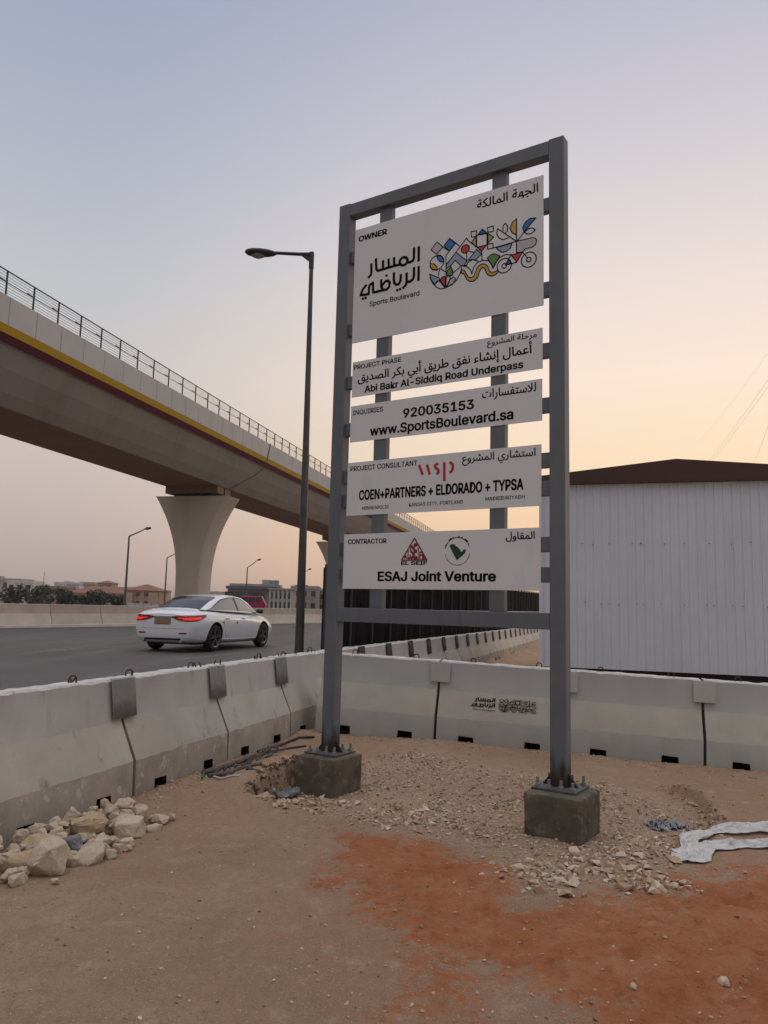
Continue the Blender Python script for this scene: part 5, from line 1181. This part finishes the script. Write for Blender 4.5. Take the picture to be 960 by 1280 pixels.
for x, y, s_, lab in ((1.47,3.40,.030,'pale pebble with a crushed halo on the red sand at the lower right'),(1.07,3.33,.020,'small pale stone half sunk in the red sand, near the bottom edge'),(.66,3.05,.016,'tiny white stone on the red sand at the bottom, left of the other two'),(-.62,4.0,.012,'small white stone alone on the bare dirt in the lower left')):
    tag(link('stone', rock_mesh(int(x*100)+77, s_, s_*.9, s_*.7), rk[0], None, 35, (x, y, ground_z(x, y) + s_*.3), x), lab, 'stone')
# rubble under the pile and gravel about the footings
def scatter(name, count, pick, smin, smax, cols, seed, sink=.25):
    rr = random.Random(seed); b = MB(); shapes = []
    for k in range(10):
        bm = bmesh.new()
        for _ in range(9):
            d = Vector((rr.gauss(0,1), rr.gauss(0,1), rr.gauss(0,1))).normalized() * rr.uniform(.8,1.15); bm.verts.new(d)
        bmesh.ops.convex_hull(bm, input=bm.verts); bmesh.ops.delete(bm, geom=[v for v in bm.verts if not v.link_faces], context='VERTS')
        bm.verts.index_update(); shapes.append(([v.co.copy() for v in bm.verts], [tuple(v.index for v in f.verts) for f in bm.faces])); bm.free()
    n_ = 0; tries = 0
    while n_ < count and tries < count * 12:
        tries += 1; p = pick(rr)
        if p is None: continue
        x, y = p; s_ = smin * (smax / smin) ** (rr.random() ** 2.2); vs, fs = rr.choice(shapes); rot = Matrix.Rotation(rr.uniform(0, 6.28), 3, 'Z') @ Matrix.Rotation(rr.uniform(0, 6.28), 3, 'X')
        z = ground_z(x, y) + s_ * .5 * (1 - sink * 2); sq = Vector((rr.uniform(.8,1.3), rr.uniform(.7,1.1), rr.uniform(.55,.85)))
        R_ = Matrix.Rotation(rr.uniform(0, 6.28), 3, 'Z')
        b.raw([(Vector((x, y, z)) + R_ @ Vector((q.x*sq.x*s_, q.y*sq.y*s_, q.z*sq.z*s_)))[:] for q in (rot @ v for v in vs)], fs, rr.randrange(len(cols))); n_ += 1
    return tag(b.build(name, cols, None, recalc=False), kind='stuff')
gc = [mat('gravel_' + k, c, .95, 0, .15, 30) for k, c in (('pale', (.54,.435,.325)), ('cream', (.47,.35,.24)), ('tan', (.40,.27,.17)), ('grey', (.33,.25,.18)))]
soil_shaded = mat('shaded_soil', (.15,.092,.060), .95, 0, .35, 30); soil_brown = mat('brown_soil', (.24,.155,.10), .95, 0, .3, 30)  # trench clods: brown soil, darkened further to paint in the trench's shade
gx = [p[0] for p in GRAVEL]; gy_ = [p[1] for p in GRAVEL]
def pick_gravel(rr):
    x, y = rr.uniform(min(gx)-.3, max(gx)+.2), rr.uniform(min(gy_)-.3, max(gy_)+.2); d = sdist(GRAVEL, x, y)
    dens = smooth01(-.18, .35, d + .22 * noise.noise(Vector((x*2.2, y*2.2, 3)))) * (.25 + .75 * smooth01(-.25, .30, noise.noise(Vector((x*1.5+4, y*1.5, 9))) + .18*noise.noise(Vector((x*6, y*6, 2)))))
    f = smooth01(1.9, .7, abs((x - .55) * .75 + (y - 6.6) * .12)); dens *= .35 + .65 * f
    if rr.random() > dens: return None
    return x, y
scatter('gravel', 10500, pick_gravel, .004, .022, gc + [gc[0], soil_brown], 5)
def pick_lump(rr):
    c = rr.choice(((1.15,4.85,.30),(.95,4.65,.22),(1.5,4.95,.35),(-.55,6.25,.3),(.1,5.95,.35),(1.9,5.4,.4),(-.85,6.3,.15),(1.6,4.6,.2)))
    return c[0] + rr.gauss(0, c[2]*.6), c[1] + rr.gauss(0, c[2]*.45)
scatter('rubble', 520, pick_lump, .015, .048, gc[:3], 6)
def pick_any(rr):
    y = 2.1 + 7 * rr.random() ** 1.3; x = rr.uniform(-.62, .62) * y + .05; p = Vector((x, y))
    if (p - B0).dot(NR) < .05 or (p - RB0).dot(RBN) < .05: return None
    return (x, y)
scatter('pebbles', 6500, pick_any, .0018, .013, gc + [soil_brown], 8)
def pick_foot(rr):
    if rr.random() < .5: p = along(rr.uniform(-1.2, 2.6), abs(rr.gauss(0, .14)) + .02)
    else: p = RB0 + RBD * rr.uniform(-.9, 4.5) + RBN * (abs(rr.gauss(0, .22)) + .03)
    return p.x, p.y
scatter('crumbs_at_the_barrier_feet', 1500, pick_foot, .004, .020, [gc[1], gc[2], rk[0]], 9)
def pick_trench(rr):
    k = rr.randrange(3); (xa, ya), (xb, yb) = PIT[k], PIT[k + 1]; t_ = rr.random(); return xa + (xb - xa) * t_ + rr.gauss(.03, .04), ya + (yb - ya) * t_ + rr.gauss(0, .05)
def pick_rim(rr):
    k = rr.randrange(len(RIM) - 1); (xa, ya), (xb, yb) = RIM[k], RIM[k + 1]; t_ = rr.random(); return xa + (xb - xa) * t_ + rr.gauss(.0, .06), ya + (yb - ya) * t_ + rr.gauss(0, .05)
scatter('trench_clods', 420, pick_trench, .008, .042, [soil_shaded, soil_shaded, soil_brown], 14)
scatter('rim_clods', 260, pick_rim, .005, .030, [gc[1], gc[2], soil_brown], 15)
# ------------------------------------------------------------------ sticks, hose and scraps along the near row
def lay(pts, dz): return [(x, y, ground_z(x, y) + dz) for x, y in pts]
for pts, r_, m_, nm, lab, cat in (
    ([(-1.56,7.05),(-1.40,7.42),(-1.24,7.95)], .022, 'timber', 'timber_batten', 'long grey timber batten lying along the foot of the left barriers', 'batten'),
    ([(-1.50,6.98),(-1.38,7.15),(-1.22,7.30),(-1.10,7.42)], .018, 'timber', 'timber_batten', 'short broken batten beside the trench, pointing at the left footing', 'batten'),
    ([(-1.20,7.20),(-1.04,7.22)], .024, 'timber', 'timber_offcut', 'stubby dark offcut of wood lying beside the trench', 'offcut'),
    ([(-1.25,8.15),(-1.05,8.65),(-.92,9.05),(-.75,9.15)], .014, 'hose', 'hose', 'thin black hose along the barrier foot behind the left sign post', 'hose'),
    ([(-1.18,8.1),(-.95,8.55),(-.80,8.7)], .012, 'hose', 'hose', 'second black hose, nearer the left sign post and looser', 'hose'),
    ([(-1.46,7.02),(-1.37,6.93),(-1.28,6.95),(-1.20,6.90)], .010, 'clothw', 'strap', 'pale twisted strap lying over the sticks by the left barriers', 'strap')):
    tag(MB().tube(lay(pts, r_ * .8), r_, 7).build(nm, M[m_], None, smooth=60), lab, cat)
def pick_scrap(rr): p = along(rr.uniform(.75, 2.5), .10 + abs(rr.gauss(0, .10))); return p.x, p.y
def splinters():
    rr = random.Random(12); b = MB()
    for _ in range(46):
        x, y = pick_scrap(rr); a = rr.uniform(-.5, .5) + pi/2 - ROAD_H; l = rr.uniform(.05, .22)
        b.tube([(x - cos(a)*l/2, y - sin(a)*l/2, ground_z(x, y) + .012), (x + cos(a)*l/2, y + sin(a)*l/2, ground_z(x, y) + rr.uniform(.012,.04))], rr.uniform(.004,.010), 5, rr.randrange(2))
    return tag(b.build('splinters', [M['timber'], M['hose']]), kind='stuff')
splinters()
# ------------------------------------------------------------------ plastic
def sheeting(name, spine, widths, h, m_, seed, label, cat, nu=80, nv=22, lift=.012, cr=1.0):
    b = MB(); P_ = [Vector(p) for p in spine]; seg = [0]
    for a, c in zip(P_, P_[1:]): seg.append(seg[-1] + (c - a).length)
    for i in range(nu + 1):
        d = seg[-1] * i / nu
        for k in range(len(P_) - 1):
            if d <= seg[k+1] + 1e-6: break
        q = (d - seg[k]) / (seg[k+1] - seg[k]); p = P_[k].lerp(P_[k+1], q); t_ = (P_[k+1] - P_[k]).normalized(); nr_ = Vector((-t_.y, t_.x)); wd = widths[k] + (widths[k+1] - widths[k]) * q
        for j in range(nv + 1):
            v = j / nv - .5; e = wd * (1 + .18 * noise.noise(Vector((d*6, seed, 0)))); x, y = p.x + nr_.x*v*e, p.y + nr_.y*v*e
            r1 = 1 - abs(noise.noise(Vector((d*3.2 + seed, v*e*16, seed)))) * 2.4; r2 = 1 - abs(noise.noise(Vector((d*8 + v*2, v*e*34, seed + 4)))) * 2.6
            rip = max(0, r1) ** 2 * h * .75 + max(0, r2) ** 2 * h * .40 * cr + noise.noise(Vector((d*26, v*e*90, seed))) * h * .10
            b.v.append((x, y, ground_z(x, y) + lift + max(0, rip) * (1 - abs(v) ** 4 * 8)))
    for i in range(nu):
        for j in range(nv): b.f.append((i*(nv+1)+j, i*(nv+1)+j+1, (i+1)*(nv+1)+j+1, (i+1)*(nv+1)+j)); b.m.append(0)
    o = b.build(name, m_, None, smooth=26); md = o.modifiers.new('t', 'SOLIDIFY'); md.thickness = .0015; return tag(o, label, cat)
sheeting('plastic_sheet', [(1.90,5.06),(2.02,5.12),(2.20,5.33),(2.50,5.42),(3.4,5.45)], [.08,.26,.17,.13,.24], .035, M['plastic'], 3.3, 'nearer strip of crumpled white plastic sheeting lying on the dirt at the right edge', 'plastic sheet')
sheeting('plastic_sheet', [(2.06,5.26),(2.17,5.50),(2.40,5.68),(2.9,5.72),(3.5,5.72)], [.06,.14,.11,.12,.18], .032, M['plastic'], 8, 'farther strip of white plastic sheeting at the right edge, by the dug rim', 'plastic sheet')
def shreds(name, x, y, rx, ry, n_, m_, seed, label, cat):
    rr = random.Random(seed); b = MB()
    for _ in range(n_):
        a = rr.uniform(0, 6.28); r = sqrt(rr.random()); px, py = x + cos(a)*r*rx, y + sin(a)*r*ry; z = ground_z(px, py) + rr.uniform(.004, .045) * (1 - r*.8)
        l, w_ = rr.uniform(.03,.09), rr.uniform(.015,.04); t_ = rr.uniform(0, 6.28); d = Vector((cos(t_), sin(t_), rr.uniform(-.5,.5))); e = Vector((-sin(t_), cos(t_), rr.uniform(-.7,.7))); prev = None
        base = len(b.v); nn = 6
        for i in range(nn + 1):
            q = Vector((px, py, z)) + d * (l * (i/nn - .5)); q.z += .012 * sin(i * 1.9 + t_)
            for s2 in (-1, 0, 1):
                v = q + e * (w_ * .5 * s2); v.z = max(v.z + (.010 * noise.noise(v * 40)), ground_z(v.x, v.y) + .002); b.v.append(v[:])
        for i in range(nn):
            for k in range(2): b.f.append((base+i*3+k, base+i*3+k+1, base+(i+1)*3+k+1, base+(i+1)*3+k)); b.m.append(0)
    return tag(b.build(name, m_, None, smooth=180), label, cat)
shreds('plastic_wad', 2.14, 5.84, .15, .12, 60, M['greyplastic'], 5, 'crumpled wad of shiny grey plastic shreds on the gravel right of the right footing', 'plastic wad')
sheeting('plastic_scrap', [(-.86,6.33),(-.76,6.42),(-.64,6.50)], [.10,.16,.10], .07, M['greyplastic'], 15, 'scrap of grey plastic at the trench beside the left footing', 'plastic scrap', 22, 14, .02, 1.4)
# ------------------------------------------------------------------ power lines far behind the shed
for i, (a, c, lab) in enumerate((((52.5,120,26.3),(31.0,60,20.2),'lowest power line of the close pair above the shed'), ((52.5,120,26.9),(31.0,60,20.75),'upper power line of the close pair above the shed'), ((52.6,120,31.8),(31.0,60,22.9),'faint single power line highest above the shed'), ((58.8,120,25.5),(30.6,60,16.2),'power line at the right edge just above the shed roof'))):
    A, C = Vector(a), Vector(c); D = A - C; pts = []
    for k in range(25):
        t_ = -0.9 + 3.4 * k / 24; p = C + D * t_; pts.append((p.x, p.y, p.z + 2.0 * (t_ - 0) * (t_ - 1) * .35))
    r_ = .009 if i != 2 else .005
    tag(MB().tube(pts, r_, 5).build('power_line', M['wire']), lab, 'power line', 'power lines above the shed')

# ------------------------------------------------------------------ dusty evening air
hm = bpy.data.materials.new('air'); hm.use_nodes = True; t = hm.node_tree; t.nodes.clear()
ho = t.nodes.new('ShaderNodeOutputMaterial'); pv = t.nodes.new('ShaderNodeVolumePrincipled'); pv.inputs['Color'].default_value = (.86,.80,.77,1); pv.inputs['Density'].default_value = 0.0004; pv.inputs['Anisotropy'].default_value = 0.2
t.links.new(pv.outputs[0], ho.inputs['Volume'])
tag(MB().box(-5200, 5200, -5200, 5200, -1.6, 34).build('haze', hm), kind='stuff')
